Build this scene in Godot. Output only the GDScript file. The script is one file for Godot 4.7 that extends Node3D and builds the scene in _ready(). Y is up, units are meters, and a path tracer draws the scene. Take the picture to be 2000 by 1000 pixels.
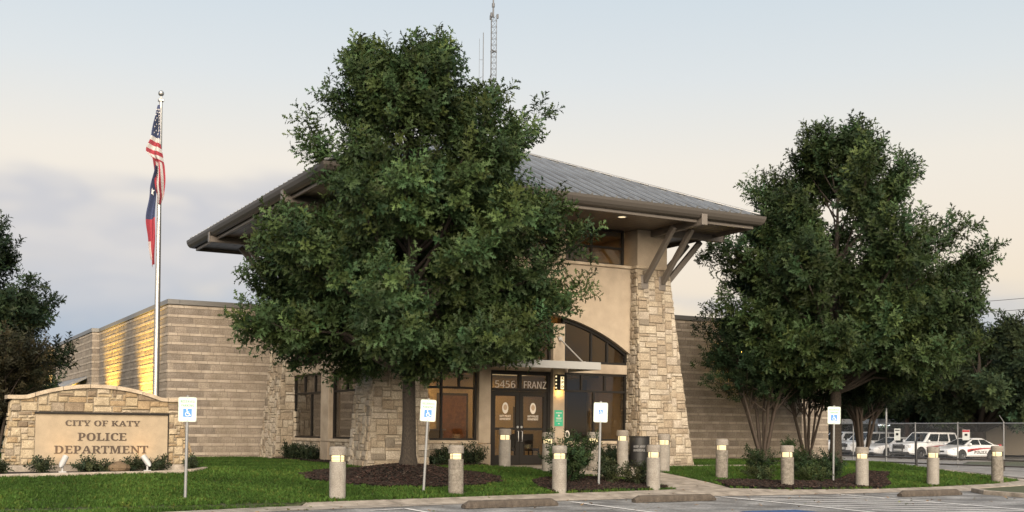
extends Node3D
# One unit is a metre. +x runs along the front wall of the station, +z points from that wall to the car park, y is up.

var rng := RandomNumberGenerator.new()
var M := {}
var used := {}
var leaf_sets := {}
var lawn_edges: Array = []
var bare: Array = []

class MB:
	var v := PackedVector3Array()
	var n := PackedVector3Array()
	var col := PackedColorArray()
	var tint := Color.WHITE
	var tinted := false
	var x := Transform3D()
	func tri_n(a: Vector3, b: Vector3, c: Vector3, na: Vector3, nb: Vector3, nc: Vector3) -> void:
		v.append(x * a); v.append(x * c); v.append(x * b)
		n.append(x.basis * na); n.append(x.basis * nc); n.append(x.basis * nb)
		if tinted:
			col.append(tint); col.append(tint); col.append(tint)
	func tri(a: Vector3, b: Vector3, c: Vector3) -> void:
		var m := (b - a).cross(c - a).normalized()
		tri_n(a, b, c, m, m, m)
	func tri_out(a: Vector3, b: Vector3, c: Vector3, away: Vector3) -> void:
		if (b - a).cross(c - a).dot(away) < 0.0: tri(a, c, b)
		else: tri(a, b, c)
	func quad(a: Vector3, b: Vector3, c: Vector3, d: Vector3) -> void:
		var m := ((b - a).cross(c - a) + (c - a).cross(d - a)).normalized()
		tri_n(a, b, c, m, m, m); tri_n(a, c, d, m, m, m)
	func quad_out(a: Vector3, b: Vector3, c: Vector3, d: Vector3, away: Vector3) -> void:
		if ((b - a).cross(c - a) + (c - a).cross(d - a)).dot(away) < 0.0: quad(a, d, c, b)
		else: quad(a, b, c, d)
	func box(c: Vector3, s: Vector3, bev := 0.0) -> void:
		var h := s * 0.5
		var b: float = minf(bev, minf(h.x, minf(h.y, h.z)) * 0.8)
		for ax in 3:
			var u := (ax + 1) % 3
			var w := (ax + 2) % 3
			for sg: float in [-1.0, 1.0]:
				var q: Array[Vector3] = []
				for k: Vector2 in [Vector2(-1, -1), Vector2(1, -1), Vector2(1, 1), Vector2(-1, 1)]:
					var p := Vector3.ZERO
					p[ax] = sg * h[ax]; p[u] = k.x * (h[u] - b); p[w] = k.y * (h[w] - b)
					q.append(c + p)
				var o := Vector3.ZERO
				o[ax] = sg
				quad_out(q[0], q[1], q[2], q[3], o)
			if b > 0.0:
				for su: float in [-1.0, 1.0]:
					for sw: float in [-1.0, 1.0]:
						var p1 := Vector3.ZERO
						p1[u] = su * h[u]; p1[w] = sw * (h[w] - b)
						var p2 := Vector3.ZERO
						p2[u] = su * (h[u] - b); p2[w] = sw * h[w]
						var l := Vector3.ZERO
						l[ax] = h[ax] - b
						var o := Vector3.ZERO
						o[u] = su; o[w] = sw
						quad_out(c + p1 - l, c + p1 + l, c + p2 + l, c + p2 - l, o)
		if b > 0.0:
			for sx: float in [-1.0, 1.0]:
				for sy: float in [-1.0, 1.0]:
					for sz: float in [-1.0, 1.0]:
						var o := Vector3(sx, sy, sz)
						tri_out(c + o * (h - Vector3(0, b, b)), c + o * (h - Vector3(b, 0, b)), c + o * (h - Vector3(b, b, 0)), o)
	func span(a: Vector3, b: Vector3, bev := 0.0) -> void:
		box((a + b) * 0.5, (b - a).abs(), bev)
	func bar(a: Vector3, b: Vector3, w: float, h: float, up := Vector3.UP, bev := 0.0) -> void:
		var z := (b - a).normalized()
		var r := up.cross(z).normalized()
		var keep := x
		x = x * Transform3D(Basis(r, z.cross(r), z), (a + b) * 0.5)
		box(Vector3.ZERO, Vector3(w, h, a.distance_to(b)), bev)
		x = keep
	func tube(p: Array, r: Array, sides := 8, caps := true) -> void:
		var t0: Vector3 = (p[1] - p[0]).normalized()
		var side := t0.cross(Vector3.RIGHT if absf(t0.x) < 0.8 else Vector3.UP).normalized()
		var rings: Array = []
		var norms: Array = []
		for i in p.size():
			var t: Vector3 = (p[mini(i + 1, p.size() - 1)] - p[maxi(i - 1, 0)]).normalized()
			side = (side - t * side.dot(t)).normalized()
			var up := t.cross(side)
			var ring := PackedVector3Array()
			var nn := PackedVector3Array()
			for k in sides:
				var a := TAU * k / sides
				var d := side * cos(a) + up * sin(a)
				nn.append(d); ring.append(p[i] + d * r[i])
			rings.append(ring); norms.append(nn)
		for i in p.size() - 1:
			for k in sides:
				var j := (k + 1) % sides
				tri_n(rings[i][k], rings[i][j], rings[i + 1][j], norms[i][k], norms[i][j], norms[i + 1][j])
				tri_n(rings[i][k], rings[i + 1][j], rings[i + 1][k], norms[i][k], norms[i + 1][j], norms[i + 1][k])
		if caps:
			var e := p.size() - 1
			for k in sides:
				var j := (k + 1) % sides
				tri_out(p[0], rings[0][k], rings[0][j], -t0)
				tri_out(p[e], rings[e][k], rings[e][j], (p[e] - p[e - 1]))
	func lathe(prof: Array, sides := 20, at := Vector3.ZERO) -> void:
		for i in prof.size() - 1:
			var a: Vector2 = prof[i]
			var b: Vector2 = prof[i + 1]
			var d := b - a
			var nr := Vector2(d.y, -d.x).normalized()
			for k in sides:
				var c0 := Vector3(cos(TAU * k / sides), 0, sin(TAU * k / sides))
				var c1 := Vector3(cos(TAU * (k + 1) / sides), 0, sin(TAU * (k + 1) / sides))
				var n0 := c0 * nr.x + Vector3.UP * nr.y
				var n1 := c1 * nr.x + Vector3.UP * nr.y
				var p00 := at + c0 * a.x + Vector3.UP * a.y
				var p10 := at + c1 * a.x + Vector3.UP * a.y
				var p01 := at + c0 * b.x + Vector3.UP * b.y
				var p11 := at + c1 * b.x + Vector3.UP * b.y
				if a.x > 0.0: tri_n(p00, p11, p10, n0, n1, n1)
				if b.x > 0.0: tri_n(p00, p01, p11, n0, n0, n1)
	func prism(poly: PackedVector2Array, z0: float, z1: float) -> void:
		var ids := Geometry2D.triangulate_polygon(poly)
		var ccw := not Geometry2D.is_polygon_clockwise(poly)
		for i in range(0, ids.size(), 3):
			var a := poly[ids[i]]; var b := poly[ids[i + 1]]; var c := poly[ids[i + 2]]
			tri_out(Vector3(a.x, a.y, z1), Vector3(b.x, b.y, z1), Vector3(c.x, c.y, z1), Vector3.BACK)
			tri_out(Vector3(a.x, a.y, z0), Vector3(b.x, b.y, z0), Vector3(c.x, c.y, z0), Vector3.FORWARD)
		for i in poly.size():
			var a := poly[i]
			var b := poly[(i + 1) % poly.size()]
			var o := Vector3(b.y - a.y, a.x - b.x, 0) * (1.0 if ccw else -1.0)
			quad_out(Vector3(a.x, a.y, z0), Vector3(b.x, b.y, z0), Vector3(b.x, b.y, z1), Vector3(a.x, a.y, z1), o)
	func mesh(shift := Vector3.ZERO) -> ArrayMesh:
		var vv := v
		if shift != Vector3.ZERO:
			vv = v.duplicate()
			for i in vv.size(): vv[i] -= shift
		var a := []
		a.resize(Mesh.ARRAY_MAX)
		a[Mesh.ARRAY_VERTEX] = vv
		a[Mesh.ARRAY_NORMAL] = n
		if tinted: a[Mesh.ARRAY_COLOR] = col
		var m := ArrayMesh.new()
		m.add_surface_from_arrays(Mesh.PRIMITIVE_TRIANGLES, a)
		return m

func _ready() -> void:
	# camera: a shifted lens, because the photograph is the upper part of a larger frame
	var cam := Camera3D.new()
	cam.name = "camera"
	cam.projection = Camera3D.PROJECTION_FRUSTUM
	cam.near = 0.1
	cam.far = 3000.0
	cam.size = 0.1 * 1000.0 / 2250.0
	cam.frustum_offset = Vector2(0.0, 0.1 * 275.2 / 2250.0)
	cam.transform = Transform3D(Basis(Vector3.UP, deg_to_rad(-29.0)) * Basis(Vector3.RIGHT, deg_to_rad(1.7)) * Basis(Vector3.BACK, 0.0087), Vector3(-11.37, 1.5, 28.46))
	add_child(cam)
	cam.current = true
	# sky and exposure
	var env := Environment.new()
	env.background_mode = Environment.BG_SKY
	var sky := Sky.new()
	sky.sky_material = make_sky()
	env.sky = sky
	env.background_energy_multiplier = 0.33
	env.tonemap_mode = Environment.TONE_MAPPER_LINEAR
	env.tonemap_exposure = 3.0
	env.sdfgi_enabled = true
	env.ssao_enabled = true
	env.ssil_enabled = true
	var we := WorldEnvironment.new()
	we.name = "environment"
	we.environment = env
	add_child(we)
	# the low sun behind thin cloud, behind the camera
	var sun := DirectionalLight3D.new()
	sun.name = "sun"
	sun.light_color = Color(1.0, 0.93, 0.84)
	sun.light_energy = 1.15
	sun.light_angular_distance = 70.0
	sun.shadow_enabled = true
	sun.transform.basis = Basis.looking_at(Vector3(0.36, -0.31, -0.88).normalized(), Vector3.UP)
	add_child(sun)
	rng.seed = 1
	make_materials()
	mat("faded_green", Color(0.34, 0.47, 0.40), 0.6)
	mat("flag_red", Color(0.28, 0.022, 0.034), 0.85)
	mat("flag_white", Color(0.47, 0.455, 0.435), 0.85)
	mat("flag_blue", Color(0.025, 0.035, 0.09), 0.85)
	for k in ["flag_red", "flag_white", "flag_blue"]:
		M[k].backlight_enabled = true
		M[k].backlight = Color(0.4, 0.4, 0.4)
	make_ground_works()
	make_station()
	make_entrance_fittings()
	make_monument()
	make_flagpole()
	make_uplights()
	make_bollards()
	make_parking_signs()
	make_yard()
	make_plants()
	make_grass()
	make_litter()

# ---------------------------------------------------------------- naming and placing
func numbered(s: String) -> String:
	used[s] = used.get(s, -1) + 1
	return s if used[s] == 0 else "%s_%03d" % [s, used[s]]

func meta(o: Node, label: String, category: String, group := "") -> Node:
	o.set_meta("label", label)
	if category: o.set_meta("category", category)
	if group: o.set_meta("group", group)
	return o

func thing(called: String, label: String, category: String, at: Vector3, turn := 0.0, group := "") -> Node3D:
	var o := Node3D.new()
	o.name = numbered(called)
	add_child(o)
	o.position = at
	o.rotation.y = turn
	meta(o, label, category, group)
	return o

func put(st: MB, called: String, m: Material, parent: Node = null, shift := Vector3.ZERO) -> MeshInstance3D:
	var o := MeshInstance3D.new()
	o.mesh = st.mesh(shift)
	o.material_override = m
	if parent == null or parent == self:
		o.name = numbered(called)
		add_child(o)
		if shift != Vector3.ZERO: o.position = shift
	else:
		var k: int = parent.get_meta("_n_" + called, 0)
		parent.set_meta("_n_" + called, k + 1)
		o.name = called if k == 0 else "%s_%03d" % [called, k]
		parent.add_child(o, true)
	return o

func struct(st: MB, called: String, m: Material) -> MeshInstance3D:
	var o := put(st, called, m)
	o.set_meta("kind", "structure")
	return o

func stuff(o: Node) -> Node:
	o.set_meta("kind", "stuff")
	return o

func copy_of(src: Node3D, at: Vector3, turn: float, label: String, group := "") -> Node3D:
	var c: Node3D = src.duplicate()
	c.name = numbered(str(src.name).rstrip("0123456789").trim_suffix("_"))
	add_child(c)
	c.position = at
	c.rotation.y = turn
	c.set_meta("label", label)
	if group: c.set_meta("group", group)
	return c

func many(called: String, mesh: Mesh, m: Material, spots: Array, tints: Array, parent: Node) -> MultiMeshInstance3D:
	var mm := MultiMesh.new()
	mm.transform_format = MultiMesh.TRANSFORM_3D
	mm.use_colors = true
	mm.mesh = mesh
	mm.instance_count = spots.size()
	for i in spots.size():
		mm.set_instance_transform(i, spots[i])
		mm.set_instance_color(i, tints[i])
	var o := MultiMeshInstance3D.new()
	o.multimesh = mm
	o.material_override = m
	if parent == self: o.name = numbered(called)
	else:
		var k: int = parent.get_meta("_n_" + called, 0)
		parent.set_meta("_n_" + called, k + 1)
		o.name = called if k == 0 else "%s_%03d" % [called, k]
	parent.add_child(o)
	return o

func words(txt: String, size: float, m: Material, parent: Node, at: Transform3D, called := "lettering", width := 0.0, font := "Droid Sans", weight := 700, depth := 0.006) -> MeshInstance3D:
	var f := SystemFont.new()
	f.font_names = PackedStringArray([font])
	f.font_weight = weight
	var t := TextMesh.new()
	t.text = txt
	t.font = f
	t.font_size = 64
	t.pixel_size = size / 64.0 / 0.72
	t.depth = depth
	t.curve_step = 2.0
	var o := MeshInstance3D.new()
	o.mesh = t
	o.material_override = m
	o.transform = at
	if width > 0.0:
		var w := t.get_aabb().size.x
		if w > 0.0: o.transform.basis = at.basis * Basis.from_scale(Vector3(width / w, 1, 1))
	var k: int = parent.get_meta("_n_" + called, 0)
	parent.set_meta("_n_" + called, k + 1)
	o.name = called if k == 0 else "%s_%03d" % [called, k]
	parent.add_child(o)
	return o

# ---------------------------------------------------------------- materials
func noise_tex(freq: float, oct: int, lo: float, hi: float, sd: int, normal := false, warm := 0.0, kind := FastNoiseLite.TYPE_SIMPLEX_SMOOTH, size := 512, as_n_strength := 4.0) -> NoiseTexture2D:
	var f := FastNoiseLite.new()
	f.noise_type = kind
	f.frequency = freq
	f.fractal_octaves = oct
	f.fractal_gain = 0.55
	f.seed = sd
	var t := NoiseTexture2D.new()
	t.width = size
	t.height = size
	t.seamless = true
	t.noise = f
	if normal:
		t.as_normal_map = true
		t.bump_strength = as_n_strength
	else:
		var g := Gradient.new()
		g.set_color(0, Color(lo, lo * (1.0 - warm), lo * (1.0 - 2.0 * warm)))
		g.set_color(1, Color(hi, hi, hi))
		t.color_ramp = g
	return t

func mat(called: String, c: Color, rough := 0.8, tex: Texture2D = null, scale := 1.0, metal := 0.0, bump: Texture2D = null, bump_cm := 0.0, tex2: Texture2D = null, scale2 := 1.0) -> StandardMaterial3D:
	var m := StandardMaterial3D.new()
	m.resource_name = called
	m.albedo_color = Color(c.r, c.g, c.b).linear_to_srgb()
	m.roughness = rough
	m.metallic = metal
	if tex or bump:
		m.uv1_triplanar = true
		m.uv1_world_triplanar = true
		m.uv1_scale = Vector3.ONE * scale
		if tex: m.albedo_texture = tex
		if bump:
			m.heightmap_enabled = true
			m.heightmap_texture = bump
			m.heightmap_scale = bump_cm
	if tex2:
		m.uv2_triplanar = true
		m.uv2_world_triplanar = true
		m.uv2_scale = Vector3.ONE * scale2
		m.detail_enabled = true
		m.detail_albedo = tex2
		m.detail_blend_mode = BaseMaterial3D.BLEND_MODE_MUL
		m.detail_uv_layer = BaseMaterial3D.DETAIL_UV_2
	M[called] = m
	return m

func make_materials() -> void:
	var grain := noise_tex(0.05, 5, 0.74, 1.0, 3, false, 0.02)
	var rough_grain := noise_tex(0.03, 5, 0.62, 1.0, 5, false, 0.03)
	var blotch := noise_tex(0.008, 4, 0.80, 1.0, 7, false, 0.02)
	var stain := noise_tex(0.012, 5, 0.64, 1.0, 9, false, 0.015)
	var fine := noise_tex(0.12, 3, 0.7, 1.0, 11)
	var pit := noise_tex(0.04, 5, 0.0, 1.0, 13)
	# stones of the piers and the sign: eight quarry tints
	var tints := [Color(0.60, 0.535, 0.42), Color(0.55, 0.475, 0.36), Color(0.50, 0.43, 0.33), Color(0.58, 0.52, 0.43), Color(0.38, 0.325, 0.25), Color(0.46, 0.385, 0.285), Color(0.34, 0.30, 0.24), Color(0.64, 0.58, 0.475)]
	for i in 8: mat("stone%d" % i, tints[i], 0.9, rough_grain, 1.3, 0.0, pit, 0.5, blotch, 0.35)
	var sign_tints := [Color(0.56, 0.46, 0.30), Color(0.60, 0.51, 0.36), Color(0.50, 0.38, 0.23), Color(0.33, 0.26, 0.18), Color(0.38, 0.32, 0.24), Color(0.62, 0.54, 0.41)]
	for i in 6: mat("sign_stone%d" % i, sign_tints[i], 0.9, rough_grain, 1.7, 0.0, pit, 0.5, blotch, 0.6)
	mat("mortar", Color(0.30, 0.26, 0.20), 0.95, grain, 2.0)
	for i in 4: mat("split%d" % i, [Color(0.47, 0.41, 0.335), Color(0.455, 0.395, 0.325), Color(0.485, 0.425, 0.345), Color(0.36, 0.315, 0.265)][i], 0.95, rough_grain, 1.5, 0.0, pit, 0.5, blotch, 0.25)
	for i in 2: mat("band%d" % i, [Color(0.57, 0.50, 0.41), Color(0.54, 0.475, 0.39)][i], 0.9, grain, 1.2, 0.0, null, 0.0, blotch, 0.3)
	mat("joint", Color(0.21, 0.18, 0.15), 0.95, grain, 2.0)
	mat("stucco", Color(0.52, 0.425, 0.315), 0.9, fine, 2.5, 0.0, fine, 0.25, noise_tex(0.012, 4, 0.9, 1.0, 41), 0.3)
	mat("stucco_light", Color(0.53, 0.44, 0.33), 0.9, fine, 2.5, 0.0, fine, 0.25, blotch, 0.25)
	mat("cast_stone", Color(0.58, 0.49, 0.37), 0.85, grain, 1.2, 0.0, fine, 0.15, blotch, 0.6)
	mat("sign_panel", Color(0.46, 0.37, 0.255), 0.85, fine, 1.6, 0.0, fine, 0.1, noise_tex(0.012, 4, 0.9, 1.0, 43), 0.5)
	mat("bronze", Color(0.014, 0.012, 0.010), 0.5)
	M.bronze.metallic_specular = 0.3
	mat("letters", Color(0.05, 0.033, 0.022), 0.45, null, 1.0, 0.3)
	mat("roof_metal", Color(0.38, 0.395, 0.405), 0.33, fine, 0.6, 0.45, null, 0.0, blotch, 0.2)
	mat("taupe", Color(0.062, 0.054, 0.046), 0.45, null, 1.0, 0.2)
	mat("taupe_light", Color(0.14, 0.122, 0.105), 0.45, null, 1.0, 0.2)
	mat("soffit", Color(0.16, 0.125, 0.095), 0.35, grain, 0.7, 0.0)
	mat("coping", Color(0.17, 0.165, 0.155), 0.4, null, 1.0, 0.4)
	mat("canopy_paint", Color(0.30, 0.295, 0.28), 0.5)
	mat("concrete", Color(0.56, 0.50, 0.42), 0.9, grain, 1.5, 0.0, fine, 0.15, stain, 0.35)
	mat("bollard_concrete", Color(0.40, 0.385, 0.35), 0.9, rough_grain, 2.2, 0.0, fine, 0.15, blotch, 0.7)
	mat("bollard_cap", Color(0.37, 0.345, 0.305), 0.9, rough_grain, 2.2, 0.0, fine, 0.15, blotch, 0.7)
	mat("bollard_dusty", Color(0.36, 0.335, 0.29), 0.95, rough_grain, 1.6, 0.0, fine, 0.2, stain, 1.4)
	mat("bollard_cap_pale", Color(0.42, 0.40, 0.36), 0.9, rough_grain, 2.6, 0.0, fine, 0.15, stain, 1.2)
	mat("pavement", Color(0.54, 0.545, 0.535), 0.9, rough_grain, 0.9, 0.0, fine, 0.2, noise_tex(0.01, 6, 0.5, 1.0, 51), 0.16)
	mat("drive", Color(0.50, 0.485, 0.45), 0.9, rough_grain, 0.9, 0.0, null, 0.0, stain, 0.1)
	mat("old_concrete", Color(0.15, 0.125, 0.10), 0.95, rough_grain, 2.4, 0.0, pit, 0.5, stain, 1.1)
	mat("white_paint", Color(0.88, 0.87, 0.84), 0.8, grain, 1.5)
	mat("blue_paint", Color(0.05, 0.14, 0.38), 0.8, grain, 1.5, 0.0, null, 0.0, stain, 0.9)
	mat("soil", Color(0.07, 0.085, 0.03), 1.0, rough_grain, 1.2)
	mat("mulch", Color(0.018, 0.0125, 0.010), 1.0, rough_grain, 2.5, 0.0, pit, 1.0)
	mat("terrain", Color(0.10, 0.12, 0.05), 1.0, rough_grain, 0.4, 0.0, null, 0.0, stain, 0.02)
	mat("bark", Color(0.10, 0.078, 0.058), 0.95, noise_tex(0.03, 4, 0.3, 1.0, 21), 1.8, 0.0, pit, 2.0)
	M.bark.uv1_scale = Vector3(3.2, 0.7, 3.2)
	mat("smooth_bark", Color(0.075, 0.056, 0.042), 0.8, rough_grain, 1.5)
	mat("steel", Color(0.42, 0.42, 0.41), 0.4, null, 1.0, 0.6)
	mat("mast_steel", Color(0.10, 0.105, 0.115), 0.6)
	mat("galvanised", Color(0.28, 0.285, 0.285), 0.5, fine, 2.0, 0.3)
	mat("brushed", Color(0.36, 0.36, 0.35), 0.38, null, 1.0, 0.85)
	mat("white", Color(0.34, 0.34, 0.335), 0.5)
	mat("sign_white", Color(0.56, 0.58, 0.55), 0.45)
	mat("sign_green", Color(0.03, 0.22, 0.12), 0.5)
	mat("poster_green", Color(0.02, 0.30, 0.17), 0.5)
	mat("sign_blue", Color(0.03, 0.17, 0.47), 0.45)
	mat("red", Color(0.42, 0.03, 0.04), 0.5)
	mat("black", Color(0.012, 0.012, 0.013), 0.5)
	mat("bin_black", Color(0.02, 0.02, 0.021), 0.45, fine, 2.0)
	mat("bin_text", Color(0.16, 0.16, 0.16), 0.6)
	mat("decal", Color(0.52, 0.48, 0.42), 0.6)
	mat("decal_dark", Color(0.30, 0.22, 0.14), 0.6)
	mat("car_white", Color(0.62, 0.63, 0.64), 0.3)
	M.car_white.clearcoat_enabled = true
	M.car_white.clearcoat = 0.6
	M.car_white.clearcoat_roughness = 0.1
	mat("car_glass", Color(0.012, 0.016, 0.018), 0.06)
	mat("tyre", Color(0.018, 0.018, 0.018), 0.85)
	mat("rim", Color(0.12, 0.12, 0.12), 0.4, null, 1.0, 0.7)
	mat("chrome", Color(0.5, 0.5, 0.5), 0.2, null, 1.0, 0.9)
	mat("lens", Color(0.45, 0.46, 0.47), 0.15)
	mat("stripe_red", Color(0.30, 0.02, 0.025), 0.4)
	mat("interior_wall", Color(0.48, 0.36, 0.20), 0.85)
	mat("interior_dark", Color(0.06, 0.045, 0.035), 0.8)
	mat("interior_floor", Color(0.18, 0.14, 0.10), 0.5)
	mat("wood_door", Color(0.30, 0.115, 0.035), 0.45, noise_tex(0.01, 3, 0.7, 1.0, 31), 1.0)
	mat("blind", Color(0.17, 0.115, 0.065), 0.8)
	mat("tan_metal", Color(0.36, 0.31, 0.24), 0.6, null, 1.0, 0.0)
	mat("rock", Color(0.24, 0.17, 0.10), 0.9, rough_grain, 3.0, 0.0, pit, 2.0)
	mat("wood_pole", Color(0.12, 0.07, 0.05), 0.9, rough_grain, 1.0)
	var g := StandardMaterial3D.new()
	g.resource_name = "glass"
	g.transparency = BaseMaterial3D.TRANSPARENCY_ALPHA
	g.albedo_color = Color(0.06, 0.052, 0.045, 0.42)
	g.roughness = 0.02
	M.glass = g
	for k in ["lamp", "downlight", "wall_lamp", "panel_light", "tube_light"]:
		var e := StandardMaterial3D.new()
		e.resource_name = k
		e.albedo_color = Color(0.8, 0.75, 0.6)
		e.emission_enabled = true
		e.emission = {"lamp": Color(1.0, 0.90, 0.68), "downlight": Color(1.0, 0.9, 0.72), "wall_lamp": Color(1.0, 0.85, 0.35), "panel_light": Color(1.0, 0.88, 0.66), "tube_light": Color(0.95, 0.97, 1.0)}[k]
		e.emission_energy_multiplier = {"lamp": 0.5, "downlight": 0.4, "wall_lamp": 0.9, "panel_light": 0.4, "tube_light": 0.5}[k]
		M[k] = e
	for k in ["leaf", "leaf_far", "blade", "chip"]:
		var l := StandardMaterial3D.new()
		l.resource_name = k
		l.vertex_color_use_as_albedo = true
		l.roughness = {"leaf": 0.55, "leaf_far": 0.7, "blade": 0.7, "chip": 0.95}[k]
		l.metallic_specular = 0.25 if k != "chip" else 0.3
		if k != "chip":
			l.backlight_enabled = true
			l.backlight = Color(0.35, 0.42, 0.2)
		M[k] = l

# ---------------------------------------------------------------- ground
func gh(u: float, w: float) -> float:
	var y := 0.0
	if w < 6.7: y = 0.06 + 0.44 * clampf((6.7 - w) / 6.2, 0.0, 1.0)
	return lerpf(y, -0.05, smoothstep(18.5, 25.0, u)) - 0.17 * smoothstep(38.0, 50.0, u)

func on(u: float, w: float, up := 0.0) -> Vector3:
	return Vector3(u, gh(u, w) + up, w)

func drape(poly: PackedVector2Array, up: float, cell: float, called: String, m: Material, lift = null) -> MeshInstance3D:
	var st := MB.new()
	var lo := poly[0]
	var hi := poly[0]
	for p in poly:
		lo = lo.min(p); hi = hi.max(p)
	var nx := ceili((hi.x - lo.x) / cell)
	var ny := ceili((hi.y - lo.y) / cell)
	for i in nx:
		for j in ny:
			var a := lo + Vector2(i, j) * cell
			var cellp := PackedVector2Array([a, a + Vector2(cell, 0), a + Vector2(cell, cell), a + Vector2(0, cell)])
			for piece: PackedVector2Array in Geometry2D.intersect_polygons(poly, cellp):
				var ids := Geometry2D.triangulate_polygon(piece)
				for k in range(0, ids.size(), 3):
					var q: Array[Vector3] = []
					for e in 3:
						var p := piece[ids[k + e]]
						var extra: float = lift.call(p) if lift != null else 0.0
						q.append(on(p.x, p.y, up + extra))
					st.tri_out(q[0], q[1], q[2], Vector3.UP)
	return struct(st, called, m)

func make_terrain() -> void:
	var st := MB.new()
	var g: Array[float] = [-900, -400, -200, -100, -60, -40]
	for k in range(-30, 42): g.append(float(k))
	for k in [44, 48, 54, 60, 70, 90, 130, 200, 400, 900]: g.append(float(k))
	for i in g.size() - 1:
		for j in g.size() - 1:
			st.quad_out(on(g[i], g[j], -0.05), on(g[i + 1], g[j], -0.05), on(g[i + 1], g[j + 1], -0.05), on(g[i], g[j + 1], -0.05), Vector3.UP)
	struct(st, "ground", M.terrain)

# ---------------------------------------------------------------- masonry
# Lays random ashlar on the face bl-br-tr-tl; stones below `single_to` metres become pieces of their own, the rest one part.
func ashlar(bl: Vector3, br: Vector3, tl: Vector3, tr: Vector3, sd: int, parent: Node, shift: Vector3, single_from: float, single_to: float, kinds: String, tints: int, unit := 0.085, top = null, wide := Vector2i(3, 6), high := Vector2i(2, 3)) -> void:
	var r := RandomNumberGenerator.new()
	r.seed = sd
	var e := (br - bl).normalized()
	var hgt: float = ((tl + tr) * 0.5 - (bl + br) * 0.5).length()
	var out := e.cross(tl - bl).normalized()
	var x0: float = minf(0.0, (tl - bl).dot(e))
	var x1: float = maxf((br - bl).dot(e), (tr - bl).dot(e))
	var nx := ceili((x1 - x0) / unit)
	var ny := ceili(hgt / unit)
	var full := PackedByteArray()
	full.resize(nx * ny)
	var rest: Array = []
	for i in tints: rest.append(MB.new())
	var at := func(x: float, h: float, o: float) -> Vector3:
		var t := h / hgt
		var l := bl.lerp(tl, t)
		var lx := (l - bl).dot(e)
		var rx := (br.lerp(tr, t) - bl).dot(e)
		return l + e * (clampf(x, lx, rx) - lx) + out * o
	for j in ny:
		for i in nx:
			if full[j * nx + i]: continue
			var w := r.randi_range(wide.x, wide.y)
			var h := r.randi_range(high.x, high.y)
			if r.randf() < 0.2: h = 1
			if r.randf() < 0.1: w = maxi(2, w - 2)
			while h > 1 and j + h > ny: h -= 1
			var ww := 0
			while ww < w and i + ww < nx and not full[j * nx + i + ww]: ww += 1
			if nx - i - ww == 1 and i + ww < nx and not full[j * nx + i + ww]: ww += 1
			w = ww
			for b in h:
				for a in w:
					full[(j + b) * nx + i + a] = 1
			var gap := 0.007
			var xa := x0 + i * unit + gap + r.randf_range(-0.012, 0.012)
			var xb := x0 + (i + w) * unit - gap + r.randf_range(-0.012, 0.012)
			var ha := j * unit + gap
			var hb := minf((j + h) * unit - gap, hgt - 0.004)
			var q0: Vector3 = at.call(xa, ha, 0.0)
			var q1: Vector3 = at.call(xb, ha, 0.0)
			var q2: Vector3 = at.call(xb, hb, 0.0)
			var q3: Vector3 = at.call(xa, hb, 0.0)
			if q0.distance_to(q1) < 0.03 and q3.distance_to(q2) < 0.03: continue
			if top != null:
				var cap: float = minf(top.call(q3), top.call(q2))
				if cap < q0.y + 0.03: continue
				if q2.y > cap:
					q3.y = maxf(q0.y + 0.02, minf(q3.y, top.call(q3))); q2.y = maxf(q1.y + 0.02, minf(q2.y, top.call(q2)))
			var st := MB.new()
			var which: int = r.randi_range(0, tints - 1)
			if r.randf() < 0.62: which = [0, 7, 3, 1, 0, 5][r.randi_range(0, 5)] % tints if kinds == "stone" else r.randi_range(0, 2)
			var single: bool = q0.y >= single_from and q3.y <= single_to
			var s: MB = st if single else rest[which]
			var o0 := r.randf_range(0.016, 0.05)
			var c := (q0 + q1 + q2 + q3) * 0.25
			var ch := r.randf_range(0.01, 0.024)
			var f: Array[Vector3] = []
			for p: Vector3 in [q0, q1, q2, q3]:
				var d := (c - p).normalized()
				f.append(p + d * ch * 1.5 + out * (o0 + r.randf_range(-0.008, 0.012)))
			var mid := c + out * (o0 + r.randf_range(0.002, 0.02)) + e * r.randf_range(-0.04, 0.04)
			var qs: Array[Vector3] = [q0, q1, q2, q3]
			for k in 4:
				var k2 := (k + 1) % 4
				s.tri_out(f[k], f[k2], mid, out)
				var side := ((qs[k] + qs[k2]) * 0.5 - c)
				var b0 := qs[k] + out * (o0 - ch)
				var b1 := qs[k2] + out * (o0 - ch)
				s.quad_out(b0, b1, f[k2], f[k], out + side.normalized())
				s.quad_out(qs[k] - out * 0.01, qs[k2] - out * 0.01, b1, b0, side)
			if single: put(st, "stone", M["%s%d" % [kinds, which]], parent, shift)
	for i in tints:
		if rest[i].v.size(): stuff(put(rest[i], "stone_facing", M["%s%d" % [kinds, i]], parent, shift))

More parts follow.
